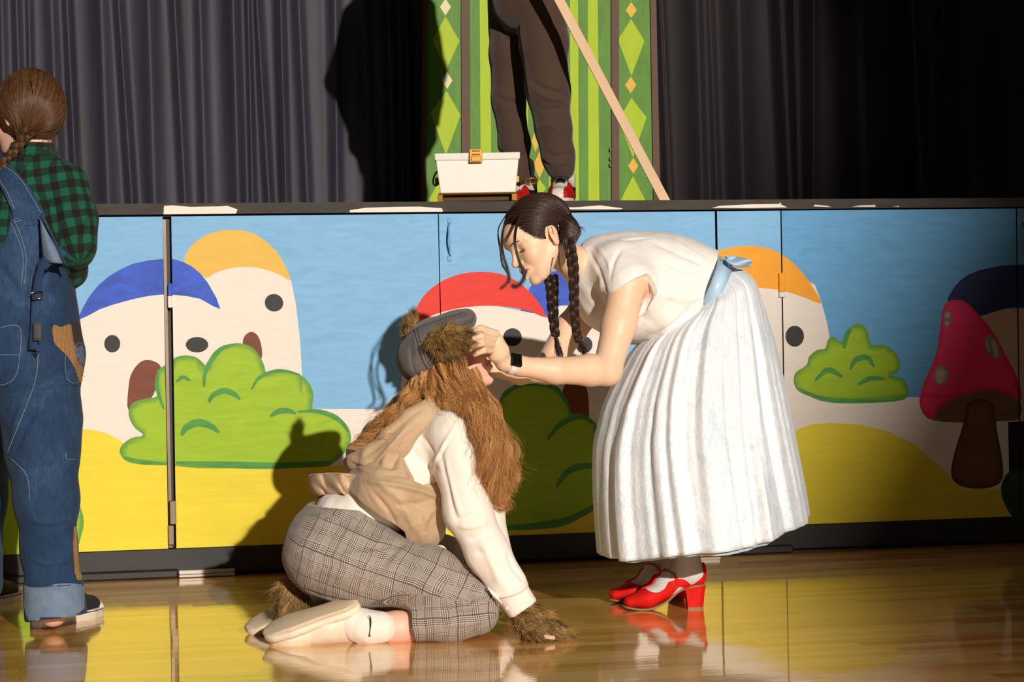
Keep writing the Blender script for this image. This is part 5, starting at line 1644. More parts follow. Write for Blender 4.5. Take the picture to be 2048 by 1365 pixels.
for i in range(15):
    t = i / 14; row = []
    for w in np.linspace(-1, 1, 90):
        aw = abs(w)
        xb, yb = 742 + 20 * aw, 950 + 22 * aw                              # at the waist seam
        xt, yt = 617 + 120 * aw ** 1.25, 953 - 6 * math.sin(aw * 2.6) + 10 * aw ** 4
        xl, yl = 634 + 114 * aw ** 1.15, 994 - 9 * math.sin(aw * 3.0) + 27 * aw ** 3
        if t < .35: k_ = t / .35; x = xb + (xt - xb) * k_; y = yb + (yt - yb) * k_ - 3 * math.sin(k_ * 3.14)
        else: k_ = (t - .35) / .65; x = xt + (xl - xt) * k_ - 5 * math.sin(k_ * 3.14); y = yt + (yl - yt) * k_
        d = 6.13 - .145 * math.sin(w * math.pi / 2) + .010 * math.sin(w * 17 + t * 3) * min(1, t * 2) + .006 * math.sin(w * 31 - t * 5) * t
        row.append(J(x + 1.5 * math.sin(w * 23 + t * 4), y + 2.2 * math.sin(w * 19 + 2 * t) * t, d))
    fl.append(row)
sheet('vest_tail', fl, .004, M_SATIN_T, vest)
rim_ = [fl[-1][i] for i in range(90)]; MB().tube(rim_, .0026, 6).build('tail_hem', M_SATIN_T, vest, True)
rim_ = [fl[5][i] for i in range(90)]; MB().tube(rim_, .0028, 6).build('tail_hem', M_SATIN_T, vest, True)

# ---- socks and white trainers, soles turned up
M_WSOCK = cloth_mat('white_sock', (236, 226, 214), weave=500)
M_TRAIN = mat('cream_trainer_leather', (226, 212, 190), .5, bscale=120, bstr=.15)
s = NT('trainer_sole'); v = s.coord('Object')
s.set('Base Color', lin((206, 186, 156))); s.set('Roughness', .6)
at = s.attr('tread').outputs['Fac']; sn = s.math('SINE', s.math('MULTIPLY', at, 900.0)); s.bump(sn, .25, .0008); M_TSOLE = s.m
def trainer(ankle, toe, up_hint, name='trainer'):
    """ankle, toe: 3D points; sole faces up_hint"""
    ax_ = nrm(toe - ankle); sd = nrm(np.cross(ax_, up_hint)); upn = nrm(np.cross(sd, ax_))    # upn points out of the sole
    L = np.linalg.norm(toe - ankle); R = np.stack([ax_, sd, upn], 1)
    def q(x, y, z): return ankle + ax_ * (x * L) + sd * y + upn * z
    S = Sdf()
    S.cone(q(.02, 0, -.016), q(.30, 0, -.022), .034, .040, .02); S.cone(q(.30, 0, -.026), q(.75, 0, -.016), .042, .034, .03, (sd, 1.1)); S.cone(q(.75, 0, -.012), q(.90, 0, -.006), .033, .022, .02, (sd, 1.35))
    S.cone(q(.16, 0, -.045), q(.0, 0, -.060), .036, .040, .02)
    V, F = S.mesh(.0025); V = creases(V, np.asarray(F), []) if False else V
    t = mesh_obj(name, V, F, M_TRAIN, kneel)
    g = []; tr = []
    for x in np.linspace(-.10, 1.0, 60):
        w = np.interp(x, [-.10, -.06, .05, .35, .7, .9, .97, 1.0], [.004, .022, .034, .034, .044, .036, .020, .004])
        row = []
        for a in np.linspace(-1, 1, 21):
            z = .020 + .004 * (1 - a * a) - .010 * max(0, x - .75) * 3
            row.append(q(x, w * a, z)); tr.append(math.hypot((x - .72) * L, w * a) if x > .40 else math.hypot((x - .08) * L, w * a))
        g.append(row)
    o = sheet('sole', g, .014, M_TSOLE, t); fattr(o, 'tread', tr + tr)
    # overlays on the upper and laces
    rim = []
    for x in np.linspace(-.09, .98, 40):
        w = np.interp(x, [-.10, -.06, .05, .35, .7, .9, .97, 1.0], [.006, .024, .036, .036, .046, .038, .022, .006]); rim.append(q(x, w, .008))
    for x in np.linspace(.98, -.09, 40):
        w = np.interp(x, [-.10, -.06, .05, .35, .7, .9, .97, 1.0], [.006, .024, .036, .036, .046, .038, .022, .006]); rim.append(q(x, -w, .008))
    MB().tube(rim, .0075, 8, True, 1.5, upn).build('midsole', M_TRAIN, t, True)
    return t, q
sgn_up = nrm(UP * .82 - RT * .42 - FW * .35)
t1, q1 = trainer(J(702, 1222, 5.945), J(532, 1277, 5.935), sgn_up)
for k_ in range(5):
    MB().tube([q1(.34 + .07 * k_, .030, -.030), q1(.36 + .07 * k_, .012, -.057 + .004 * k_), q1(.34 + .07 * k_, -.018, -.056 + .004 * k_)], .003, 6).build('lace', M_TRAIN, t1, True)
t2, q2 = trainer(J(668, 1205, 6.22), J(496, 1268, 6.14), nrm(UP * .8 - RT * .45 - FW * .4))
S = Sdf(); S.limb([(762, 1256, 5.945, 32), (736, 1257, 5.945, 32), (712, 1250, 5.95, 31), (694, 1238, 5.95, 28)], .02)
V, F = S.mesh(.0025); V = wrinkle(V, F, .002, .02, along=UP, stretch=2, seed=4); so1 = mesh_obj('sock', V, F, M_WSOCK, kneel)
S = Sdf(); S.limb([(776, 1230, 6.24, 30), (720, 1230, 6.24, 30), (676, 1215, 6.24, 26)], .02)
V, F = S.mesh(.004); mesh_obj('sock', V, F, M_WSOCK, kneel)
M_INK = mat('black_ink', (26, 24, 26), .6, bstr=0)
MB().tube(resample([J(737, 1232, 5.897), J(741, 1236, 5.897), J(741, 1252, 5.896), J(739, 1268, 5.897), J(738, 1275, 5.898), J(742, 1271, 5.898)], 16), [.0008, .0012, .0016, .0018, .002, .0022, .002, .0018, .0016, .0014, .0014, .0014, .0014, .0012, .001, .0008], 6).build('sock_mark', M_INK, so1, True)

# ---- cap
M_CAP = cloth_mat('charcoal_wool', (108, 101, 98), var=.15, weave=420, wr=.3, wscale=20)
S = Sdf()
S.limb([(826, 712, 6.14, 28), (852, 698, 6.14, 46), (880, 676, 6.14, 40), (915, 650, 6.13, 24), (934, 638, 6.12, 16)], .03, (CD, 1.75))
S.limb([(828, 724, 6.14, 33), (842, 732, 6.14, 32), (866, 722, 6.13, 34)], .025, (CD, 2.1))
S.limb([(850, 726, 6.11, 36), (872, 716, 6.11, 38)], .03, (CD, 1.55))
S.limb([(898, 652, 6.13, 20), (934, 637, 6.11, 15)], .02, (CD, 3.6))
capb, V, F = sdf_obj('cap', S, M_CAP, kneel, .0028, lambda V, F: creases(wrinkle(V, F, .004, .06, along=RT, stretch=2, seed=3), F,
    [([(812, 668), (845, 650), (880, 640), (925, 625)], 3, -.002), ([(838, 690), (846, 715), (862, 745)], 3, -.003), ([(845, 688), (853, 712), (870, 742)], 3, .003), ([(820, 690), (822, 720), (830, 750)], 4, .003), ([(828, 672), (832, 700), (835, 715)], 4, -.003)]))
cbv = bvh_of(V, F); M_SEAM = mat('dark_cap_seam', (44, 42, 44), .9, bstr=0)
for pts in ([(828, 660), (836, 690), (846, 722), (864, 752)], [(834, 658), (842, 688), (852, 720), (870, 746)], [(808, 676), (840, 655), (880, 640), (925, 626)], [(930, 660), (942, 645), (947, 632)]): seam('cap_seam', pts, cbv, .0009, M_SEAM, capb, .0003)
patch('cap_tab', [(860, 738), (872, 728), (884, 736), (872, 750)], cbv, .003, M_CAP, capb, 4, .001, False)
MB().tube([J(876, 732, 5.995), J(877, 733, 5.985)], .0035, 10).build('cap_button', mat('cap_button_brass', (150, 120, 70), .4, 1), capb, True)

# ---- furry ears, paw gloves, tail
def furball(name, limbs, n, length, dirn, parent, r=.00044, sc=None, dark=None, mask=None):
    S = Sdf(); 
    for l in limbs: S.limb(l, .02, sc)
    V, F = S.mesh(.004); base = mesh_obj(name, V, F, M_FUR, parent)
    st = fur(name, V, F, M_FUR, parent, n, length, dirn, r, 7, .5, .25, mask)
    return join([base, st], name)
furball('fur_ear', [[(872, 680, 5.98, 15), (900, 672, 5.95, 19), (925, 676, 5.94, 12), (943, 684, 5.94, 5)], [(872, 690, 5.99, 14), (890, 712, 5.98, 11), (905, 706, 5.97, 10)]], 15000, .027, .55 * nrm(RT * 1.0 - UP * .25 - FW * .1), kneel)
furball('fur_ear', [[(818, 668, 6.26, 12), (822, 648, 6.26, 9), (826, 632, 6.26, 4)]], 5000, .022, .6 * nrm(UP * 1.0 - RT * .1), kneel)
gl = furball('paw_glove', [[(1042, 1222, 5.945, 24), (1064, 1244, 5.945, 30), (1094, 1259, 5.94, 24), (1126, 1269, 5.93, 14)], [(1056, 1256, 5.91, 16), (1078, 1268, 5.90, 14), (1098, 1274, 5.90, 8)]], 20000, .030, .6 * nrm(RT * .8 - UP * .3), kneel)
furball('paw_glove', [[(1030, 1216, 6.28, 22), (1048, 1226, 6.28, 22), (1066, 1234, 6.28, 12)]], 4000, .024, .6 * nrm(RT * .8 - UP * .3), kneel)
furball('tail', [[(590, 1160, 6.14, 14), (584, 1182, 6.12, 26), (578, 1206, 6.10, 24), (576, 1222, 6.08, 16)]], 16000, .034, .5 * nrm(-UP * .9 - RT * .1), kneel)

# ---- long curly hair
GU = [  # guide paths (px, py, depth), spread px at root / end
    ([(905, 700, 6.00), (920, 745, 5.98), (952, 795, 5.97), (977, 850, 5.95), (990, 905, 5.94), (1002, 955, 5.94), (1020, 1000, 5.94)], 9, 13, 1.0),
    ([(885, 735, 6.00), (906, 772, 5.96), (940, 810, 5.95), (966, 860, 5.93), (979, 915, 5.92), (986, 965, 5.92), (1002, 1012, 5.93)], 10, 10, 1.0),
    ([(935, 745, 6.03), (955, 780, 6.02), (975, 830, 6.00), (995, 890, 5.99), (1012, 940, 5.99), (1030, 975, 5.99)], 9, 14, .8),
    ([(870, 745, 6.01), (886, 778, 5.96), (922, 804, 5.93), (952, 838, 5.91), (967, 880, 5.90), (974, 925, 5.90), (976, 975, 5.90)], 9, 6, .6),
    ([(860, 750, 6.02), (855, 775, 6.0), (882, 794, 5.96), (920, 806, 5.93), (950, 832, 5.91)], 10, 6, .4),
    ([(850, 755, 6.06), (825, 790, 6.03), (795, 825, 6.02), (760, 860, 6.03), (725, 895, 6.05), (700, 918, 6.05)], 9, 8, .45),
    ([(845, 755, 6.14), (810, 795, 6.15), (775, 840, 6.16), (745, 885, 6.14), (712, 905, 6.12)], 9, 8, .35),
    ([(850, 752, 6.05), (830, 790, 6.0), (800, 835, 5.99), (780, 870, 5.98), (760, 895, 5.98)], 8, 7, .25),
    ([(930, 755, 6.12), (955, 800, 6.12), (985, 860, 6.12), (1000, 920, 6.12), (1015, 965, 6.12)], 10, 14, .5),
    ([(985, 945, 5.94), (990, 985, 5.94), (1000, 1010, 5.95), (995, 1028, 5.95)], 6, 8, .18),
]
lines = []; tones = []
NS = 34
for path, sa, sb, wgt in GU:
    C = resample([J(*p) for p in path], NS)
    T = np.gradient(C, axis=0); T /= np.linalg.norm(T, axis=1)[:, None]
    A = np.cross(T, FW); A /= np.linalg.norm(A, axis=1)[:, None]; B = np.cross(T, A)
    t = np.linspace(0, 1, NS)
    fg = RNG.uniform(3.0, 4.4); phg = RNG.uniform(0, 6.28)
    nl = int(150 * wgt) + 6
    for lk in range(nl):      # locks: groups of hairs that curl together
        oa, ob = RNG.normal(size=2) * .55
        freq = fg * RNG.uniform(.93, 1.07); ph0 = phg + RNG.normal() * .9; cur = RNG.uniform(.6, 1.6); tn_ = RNG.random(); end = RNG.uniform(.72, 1.0)
        for h in range(30):
            ea, eb = RNG.normal(size=2) * .0019
            sp_ = (sa + (sb - sa) * t) * 6.0 / FOC
            amp = .0105 * cur * (.2 + t * 1.0)
            fr = 1 + .4 * t * 0
            jit = RNG.normal() * .25
            x = oa * sp_ * 1.25 + ea * (1 + 1.5 * t) + amp * np.cos(freq * t * 6.28 * .9 + ph0 + jit)
            y = ob * sp_ * 1.0 + eb * (1 + 1.5 * t) + amp * np.sin(freq * t * 6.28 * .9 + ph0 + jit)
            L_ = C + A * x[:, None] + B * y[:, None]
            te = t * end * RNG.uniform(.93, 1.0) * (NS - 1); te = np.clip(te, 0, NS - 1); i0_ = np.minimum(te.astype(int), NS - 2); L_ = L_[i0_] + (L_[i0_ + 1] - L_[i0_]) * (te - i0_)[:, None]
            if RNG.random() < .08: L_ = L_ + (A * RNG.normal() + B * RNG.normal()) * (t ** 1.3 * .022)[:, None]
            cutn = NS if RNG.random() < .5 else NS
            lines.append(L_); tones.append(.8 * tn_ + .2 * RNG.random())
s1 = strands('hair', np.array(lines), .00036, M_HAIR_R, kneel, .45, tone=tones)
S = Sdf()
for path, sa, sb, wgt in GU[:9]:
    n_ = len(path)
    S.limb([(p[0], p[1], p[2] + .015, max(3, (sa + (sb - sa) * i / n_) * (.85 if i < n_ - 2 else (.5 if i < n_ - 1 else .1)))) for i, p in enumerate(path)], .015)
S.limb([(872, 745, 6.08, 34), (888, 728, 6.14, 44)], .03, (CD, 1.2))
kh.e(S, (.085, 0, -.03), (.080, .075, .095), .01, 's')
V, F = S.mesh(.0035); V = wrinkle(V, F, .004, .02, along=-UP + RT * .4, stretch=3, seed=7); s0 = mesh_obj('hair', V, F, M_HAIR_R, kneel)
join([s0, s1], 'hair')

# ================================================================== PERSON IN DENIM OVERALLS
farm = thing('person', 'person seen from behind in blue denim overalls and green-black checked shirt', 'person', np.r_[WZ(100, 1262)[:2], 0.0])
lf_ = nrm(-RT * .86 + FW * .50 - UP * .08)
lh = Head(J(50, 226, 6.32), lf_, UP, .95)
S = Sdf(); lh.build(S)
S.cone(lh.p(-.03, 0, -.05), J(70, 330, 6.32), .045, .055, .02)
S.limb([(60, 380, 6.32, 60), (40, 560, 6.32, 66), (45, 690, 6.32, 84)], .05, (CD, 1.1))
S.limb([(130, 372, 6.26, 32), (150, 480, 6.26, 28), (138, 548, 6.36, 22), (70, 560, 6.52, 18), (50, 556, 6.54, 20), (32, 552, 6.55, 14)], .02)
for k_ in range(4): finger(S, [(32, 545 + 7 * k_, 6.55), (14, 546 + 8 * k_, 6.56), (0, 550 + 8 * k_, 6.55)], 6)
finger(S, [(50, 545, 6.54), (36, 532, 6.55), (24, 528, 6.55)], 6.5)
S.limb([(-10, 372, 6.42, 32), (-40, 470, 6.44, 28), (-30, 560, 6.56, 20), (0, 575, 6.60, 16), (8, 580, 6.62, 16)], .02)
for k_ in range(4): finger(S, [(8, 576 + 6 * k_, 6.62), (22, 580 + 7 * k_, 6.62), (34, 584 + 7 * k_, 6.6)], 6)
S.limb([(85, 780, 6.30, 64), (92, 1000, 6.28, 44), (104, 1165, 6.27, 30), (106, 1225, 6.27, 30)], .03)
S.limb([(-40, 780, 6.42, 62), (-45, 1000, 6.5, 42), (-48, 1170, 6.55, 28), (-48, 1205, 6.55, 28)], .03)
o, V, F = hires_body('body', S, M_SKIN_P, farm, [(lh.c - .14, lh.c + .14)])
lh.masks(o, V, 1.0); lh.features(farm, M_HAIR_B, V, F)
# hair: smooth cap drawn into a low side braid
LR = np.array([.113, .090, .114]); lc = lh.p(-.022, 0, .014)
S = Sdf(); lh.e(S, (-.022, 0, .014), tuple(LR), .01)

lh.e(S, (.098, 0, -.022), (.072, .084, .086), .012, 's')
V, F = S.mesh(.0025); V = relax(V, F, 2); c0 = mesh_obj('hair', V, F, M_HAIR_B, farm)
lines = []; gth = lh.p(.0, .066, -.085)
n_ = 0
while n_ < 7000:
    q = nrm(RNG.normal(size=3)); p_ = q * LR + np.array([-.022, 0, .014])
    if ((p_[0] - .098) / .072) ** 2 + (p_[1] / .084) ** 2 + ((p_[2] + .022) / .086) ** 2 < 1.0: continue
    if p_[2] < -.112: continue
    g = nrm(np.array([-.30, .70 if q[1] > -.45 else -.6, -.74]) + RNG.normal(size=3) * .06)
    L_ = flow_on_ellipsoid(lc, lh.R, LR * lh.k * (1.0 + .018 * RNG.random() + .012 * math.sin(q[0] * 11 + q[2] * 9)), [q], g, 14)[0]
    lines.append(L_); n_ += 1
c1 = strands('hair', np.array(lines), .00048, M_HAIR_B, farm, .9)
ln = []
for i in range(500):
    a = J(62 + RNG.normal() * 14, 246 + RNG.normal() * 10, 6.235 + RNG.normal() * .006); b_ = J(42 + RNG.normal() * 4, 285, 6.24); e_ = J(18 + RNG.normal() * 5, 318 + RNG.normal() * 6, 6.24)
    ln.append(resample([a, b_, e_], 10))
c2 = strands('hair', np.array(ln), .0005, M_HAIR_B, farm, .5)
ln = []
for i in range(40):
    a = J(104 + RNG.normal() * 12, 276 + RNG.normal() * 5, 6.27); ln.append(resample([a, a + RT * RNG.normal() * .01 - UP * .02, a + RT * RNG.normal() * .02 - UP * .04], 6))
c3 = strands('hair', np.array(ln), .0003, M_HAIR_B, farm, .3)
join([c0, c1, c2, c3], 'hair')
braid('braid', [J(58, 262, 6.23), J(46, 280, 6.22), J(30, 300, 6.22), J(14, 318, 6.22), J(2, 340, 6.22)], .015, .010, M_HAIR_B, farm, 1.8)
# hair pin line
MB().tube([J(62, 158, 6.22), J(66, 172, 6.212), J(66, 186, 6.21)], .0012, 6).build('hair_clip', mat('hair_pin_bronze', (150, 96, 66), .3, .6), farm, True)

# shirt: green and black buffalo check
s = NT('buffalo_check'); cu = s.attr('cu').outputs['Fac']; cv = s.attr('cv').outputs['Fac']
nw = s.math('MULTIPLY', s.math('SUBTRACT', s.noise(s.coord('Object'), 9, 2, .5), .5), .012)
sa = s.math('LESS_THAN', s.math('FRACT', s.math('DIVIDE', s.math('ADD', cu, nw), .046)), .5); sb = s.math('LESS_THAN', s.math('FRACT', s.math('DIVIDE', s.math('ADD', cv, nw), .046)), .5)
f = s.math('MULTIPLY', s.math('ADD', sa, sb), .5)
c = s.ramp(f, [(0.0, lin((30, 92, 68))), (.5, lin((26, 56, 44))), (1.0, lin((34, 26, 24)))])
c = s.mix(s.math('MULTIPLY', s.noise(s.coord('Object'), 500, 2, .5), .25), c, lin((10, 30, 24)))
s.set('Base Color', c); s.set('Roughness', .9); s.set('Sheen Weight', .05); s.set('Specular IOR Level', .15)
s.bump(s.noise(s.coord('Object'), 14, 4, .5, .5), .3, .006); M_BUFF = s.m
S = Sdf()
S.limb([(70, 345, 6.32, 46), (60, 380, 6.32, 78), (45, 470, 6.32, 90), (42, 580, 6.32, 88)], .05, (CD, 1.12))
S.limb([(75, 350, 6.32, 50), (126, 372, 6.28, 44), (147, 440, 6.25, 44), (150, 492, 6.25, 38), (140, 545, 6.34, 28), (100, 560, 6.48, 26)], .035)
S.limb([(-10, 372, 6.42, 44), (-40, 470, 6.44, 40), (-30, 560, 6.55, 30)], .03)
S.limb([(66, 292, 6.32, 45), (66, 306, 6.32, 52)], .006, (CD, 1.05))
S.cut(J(66, 286, 6.32), nrm(UP), J(66, 280, 6.32), .08)
def pl_(V, F): return creases(wrinkle(V, F, .006, .09, along=-UP, stretch=2, seed=51), F, [([(100, 400), (106, 460), (108, 530)], 4, -.005), ([(108, 400), (114, 460), (116, 530)], 4, .005), ([(80, 378), (120, 380), (160, 390)], 3, .004),
    ([(180, 440), (165, 480), (150, 530)], 7, .006), ([(175, 420), (160, 450), (140, 480)], 6, -.006), ([(185, 480), (165, 510), (145, 540)], 6, -.006), ([(20, 312), (66, 318), (112, 310)], 3, -.006), ([(140, 350), (130, 400), (128, 450)], 6, -.004)])
sh_, V, F = sdf_obj('shirt', S, M_BUFF, farm, .004, pl_)
bone_uv(sh_, V, [(J(66, 280, 6.32), J(45, 640, 6.32), 0), (J(120, 340, 6.27), J(152, 500, 6.22), .0), (J(150, 500, 6.25), J(130, 560, 6.4), .22), (J(-10, 372, 6.42), J(-40, 500, 6.44), 0)])

# overalls
s = NT('blue_denim'); v = s.coord('Object'); n1 = s.noise(v, 5, 5, .65, .5); n2 = s.noise(s.coord('Object', (1, 1, .12)), 260, 3, .6)
c = s.ramp(s.math('ADD', s.math('MULTIPLY', n1, .7), s.math('MULTIPLY', n2, .35)), [(.3, lin((22, 40, 66))), (.55, lin((38, 62, 94))), (.78, lin((68, 94, 124)))])
s.set('Base Color', c); s.set('Roughness', .85); s.set('Sheen Weight', .05); s.set('Specular IOR Level', .2)
b1 = s.n('ShaderNodeBump'); s.l(s.noise(v, 10, 4, .55, .5), b1.inputs['Height']); b1.inputs['Strength'].default_value = .35; b1.inputs['Distance'].default_value = .008
s.bump(n2, .25, .0006, b1.outputs[0]); M_DENIM = s.m
M_DENIM_L = mat('denim_faded_inside', (104, 122, 144), .85, var=.12, vscale=40, bscale=300, bstr=.25)
M_STITCH = mat('pale_stitching', (138, 148, 156), .8, bstr=0)
S = Sdf()
S.limb([(20, 392, 6.32, 88), (38, 470, 6.32, 97), (42, 560, 6.32, 96), (46, 640, 6.32, 104), (50, 705, 6.32, 112)], .04, (CD, 1.12))
S.limb([(60, 730, 6.31, 104), (82, 840, 6.30, 74), (84, 905, 6.29, 68), (92, 1000, 6.28, 60), (98, 1100, 6.28, 51), (106, 1180, 6.27, 52)], .04)
S.limb([(10, 730, 6.36, 98), (-40, 860, 6.44, 70), (-48, 1000, 6.5, 56), (-50, 1165, 6.55, 54)], .04)
S.limb([(108, 1176, 6.27, 59), (114, 1236, 6.265, 62)], .008, None, True)
S.cone(J(114, 1222, 6.265), J(118, 1262, 6.265), .072, .074, .003, None, 's')
# open top along the shoulder line and around the left arm
S.cut(J(66, 418, 6.3), nrm(RT * .79 + UP * .61), J(90, 330, 6.3), .36)
S.ell(J(-8, 425, 6.20), (.050, .108, .16), np.stack([RT, UP, FW], 1), .006, 's')
def pd(V, F): return creases(wrinkle(V, F, .007, .12, along=-UP, stretch=2.5, seed=61), F, [([(28, 905), (50, 860), (75, 800)], 7, .006), ([(20, 880), (40, 820), (62, 760)], 6, -.006), ([(100, 800), (80, 900), (78, 1000)], 9, .005), ([(60, 1010), (100, 1000), (140, 1006)], 6, .004),
    ([(60, 1040), (100, 1046), (145, 1036)], 6, -.005), ([(60, 1085), (100, 1080), (140, 1090)], 6, .005), ([(64, 1120), (100, 1128), (140, 1120)], 6, -.005), ([(0, 530), (20, 560), (50, 600)], 7, .006), ([(128, 560), (110, 575), (90, 580)], 6, .006),
    ([(82, 470), (70, 520), (60, 580), (58, 690)], 5, -.010), ([(150, 700), (140, 760), (150, 830)], 8, -.004), ([(120, 800), (135, 840), (150, 860)], 7, .004), ([(52, 1168), (110, 1174), (168, 1166)], 3, -.006)])
ov, V, F = sdf_obj('overalls', S, M_DENIM, farm, .004, pd)
obv = bvh_of(V, F)
svt = BVHTree.FromObject(sh_, bpy.context.evaluated_depsgraph_get()) if False else None
patch('cuff', [(50, 1172), (112, 1170), (168, 1166), (176, 1180), (176, 1214), (150, 1232), (112, 1240), (56, 1250), (50, 1215)], obv, .002, M_DENIM_L, ov, 6, .001, False)
patch('back_pocket', [(-20, 651), (44, 651), (42, 730), (34, 760), (18, 772), (-20, 776)], obv, .003, M_DENIM, ov, 6, .001, False)
patch('side_pocket', [(126, 700), (158, 700), (160, 768), (146, 772), (130, 762), (125, 735)], obv, .003, M_DENIM, ov, 6, .001, False)
for pts in ([(0, 656), (40, 656), (38, 728), (30, 754), (16, 766), (0, 770)], [(0, 710), (39, 710)], [(130, 704), (129, 735), (134, 758), (146, 767), (157, 764)], [(28, 440), (74, 425)], [(28, 446), (76, 431)], [(28, 440), (44, 480), (52, 520), (48, 570)], [(22, 446), (38, 484), (46, 522), (42, 572)],
            [(0, 336), (34, 360), (62, 396), (82, 432)], [(16, 908), (34, 860), (70, 760), (76, 700)], [(131, 906), (131, 918), (149, 920)], [(60, 1000), (54, 950), (20, 915)]):
    seam('stitching', pts, obv, .0008, M_STITCH, ov, .0035)
me_ = sh_.data; nv = len(me_.vertices); co_ = np.zeros(nv * 3, dtype=np.float32); me_.vertices.foreach_get('co', co_)
shb = bvh_of(co_.reshape(-1, 3) + ORIGIN['shirt.001'] if 'shirt.001' in ORIGIN else co_.reshape(-1, 3), [tuple(p.vertices) for p in me_.polygons])
patch('shoulder_strap', [(-30, 312), (0, 322), (32, 344), (62, 382), (90, 432), (90, 448), (60, 452), (30, 452), (24, 420), (4, 372), (-30, 350)], shb, .007, M_DENIM, ov, 6, .003, False)
for pts in ([(0, 330), (32, 352), (60, 390), (80, 430)], [(-2, 356), (16, 382), (30, 420)]): seam('stitching', pts, shb, .0008, M_STITCH, ov, .0105)
# loose strap and turned down bib flap
fl_ = [[J(86 - 6 * (1 - t) + (44 * t) * w, 432 + 96 * t * (.65 + .35 * w) + (1 - w) * 30 * t, 6.145 - .03 * math.sin(w * 3) * t + .008 * math.sin(t * 7)) for w in np.linspace(0, 1, 12)] for t in np.linspace(0, 1, 14)]
sheet('bib_flap', fl_, .003, M_DENIM_L, ov)
fl_ = [[J(x + 46 * t + w * 4, y + 98 * t + w * 5, 6.135 + .01 * w) for w in np.linspace(-1, 1, 4)] for t in np.linspace(0, 1, 12) for x, y in ((86, 432),)]
sheet('flap_hem', fl_, .003, M_DENIM, ov)
path = resample([(128, 500), (112, 512), (92, 524), (80, 545), (74, 590), (70, 640), (66, 700)], 30)
st_ = [[J(x + w * 9.5 * (.8 + .2 * abs(math.cos(i * .2))), y + (w * 8 if i < 8 else 0), 6.13 + .004 * abs(w)) for w in np.linspace(-1, 1, 6)] for i, (x, y) in enumerate(path)]
sheet('loose_strap', st_, .003, M_DENIM, ov)
MB().tube([J(64, 586, 6.12), J(84, 583, 6.12), J(85, 597, 6.12), J(65, 600, 6.12)], .0022, 6, True).build('strap_buckle', M_GOLD, ov, True)
MB().box(J(75, 660, 6.128) - .001, J(75, 660, 6.128) + .001).build('strap_patch', M_KICK, ov)
sheet('strap_tape', [[J(66 + 17 * w, 646 + 36 * t, 6.120) for w in np.linspace(0, 1, 4)] for t in np.linspace(0, 1, 5)], .002, mat('charcoal_tape', (70, 66, 66), .7, bstr=.2), ov)
MB().tube([J(68, 702, 6.13), J(73, 712, 6.13), J(78, 702, 6.13)], .0022, 6).build('strap_hook', mat('dark_clip', (40, 36, 34), .4, .8), ov, True)
# burlap and scrap patches with frayed edges
s = NT('burlap'); v = s.coord('Object'); w1_ = s.n('ShaderNodeTexWave'); s.l(v, w1_.inputs[0]); w1_.inputs['Scale'].default_value = 90; w1_.inputs['Distortion'].default_value = 3
w2_ = s.n('ShaderNodeTexWave', bands_direction='Z'); s.l(v, w2_.inputs[0]); w2_.inputs['Scale'].default_value = 90; w2_.inputs['Distortion'].default_value = 3
ff = s.math('MULTIPLY', w1_.outputs['Fac'], w2_.outputs['Fac']); s.set('Base Color', s.ramp(ff, [(.1, lin((150, 108, 60))), (.7, lin((214, 174, 116)))])); s.set('Roughness', .95); s.bump(ff, .8, .003); M_BURLAP = s.m
M_SCRAP = mat('dark_scrap', (58, 46, 44), .8, bstr=.3); M_STRIPE = mat('striped_scrap', (96, 104, 130), .8, var=.5, vscale=60, stretch=(1, 1, 4)); M_PINK = mat('red_scrap', (150, 50, 62), .8)
def fray(outline, bvh, n, length, m, parent, name='fringe'):
    P_ = catmull(outline, 8, True); C = np.mean(P_, 0); ln = []
    for i in range(n):
        p = P_[RNG.integers(len(P_))]; h = cast(bvh, p[0], p[1], .004)
        if h is None: continue
        d = nrm(p - C); a = h[0]; dr = (RT * d[0] - UP * d[1]) + RNG.normal(size=3) * .5
        ln.append([a + dr * length * t * RNG.uniform(.9, 1.1) for t in np.linspace(0, 1, 5)])
    if ln: strands(name, np.array(ln), .0006, m, parent, .6)
b1_ = [(104, 652), (120, 655), (138, 650), (146, 680), (152, 705), (162, 735), (163, 770), (156, 764), (146, 735), (134, 715), (118, 700), (106, 684)]
pb1 = patch('burlap_patch', b1_, obv, .003, M_BURLAP, ov, 5, .003); fray(b1_, obv, 240, .009, M_BURLAP, pb1)
patch('scrap_patch', [(140, 650), (154, 652), (158, 690), (146, 692)], obv, .003, M_SCRAP, ov, 5, .006)
patch('striped_patch', [(146, 692), (158, 690), (163, 724), (156, 728), (148, 712)], obv, .003, M_STRIPE, ov, 5, .006)
b2_ = [(145, 1060), (149, 1060), (152, 1100), (153, 1120), (160, 1158), (152, 1160), (146, 1130)]
pb2 = patch('burlap_strip', b2_, obv, .003, M_BURLAP, ov, 4, .003); fray(b2_, obv, 60, .008, M_BURLAP, pb2)
gl_ = [[J(146 + 8 * w + 6 * t, 1060 + 98 * t, 6.262 + .01 * w) for w in np.linspace(-.6, .6, 4)] for t in np.linspace(0, 1, 12)]
sheet('burlap_strip', gl_, .003, M_BURLAP, ov)

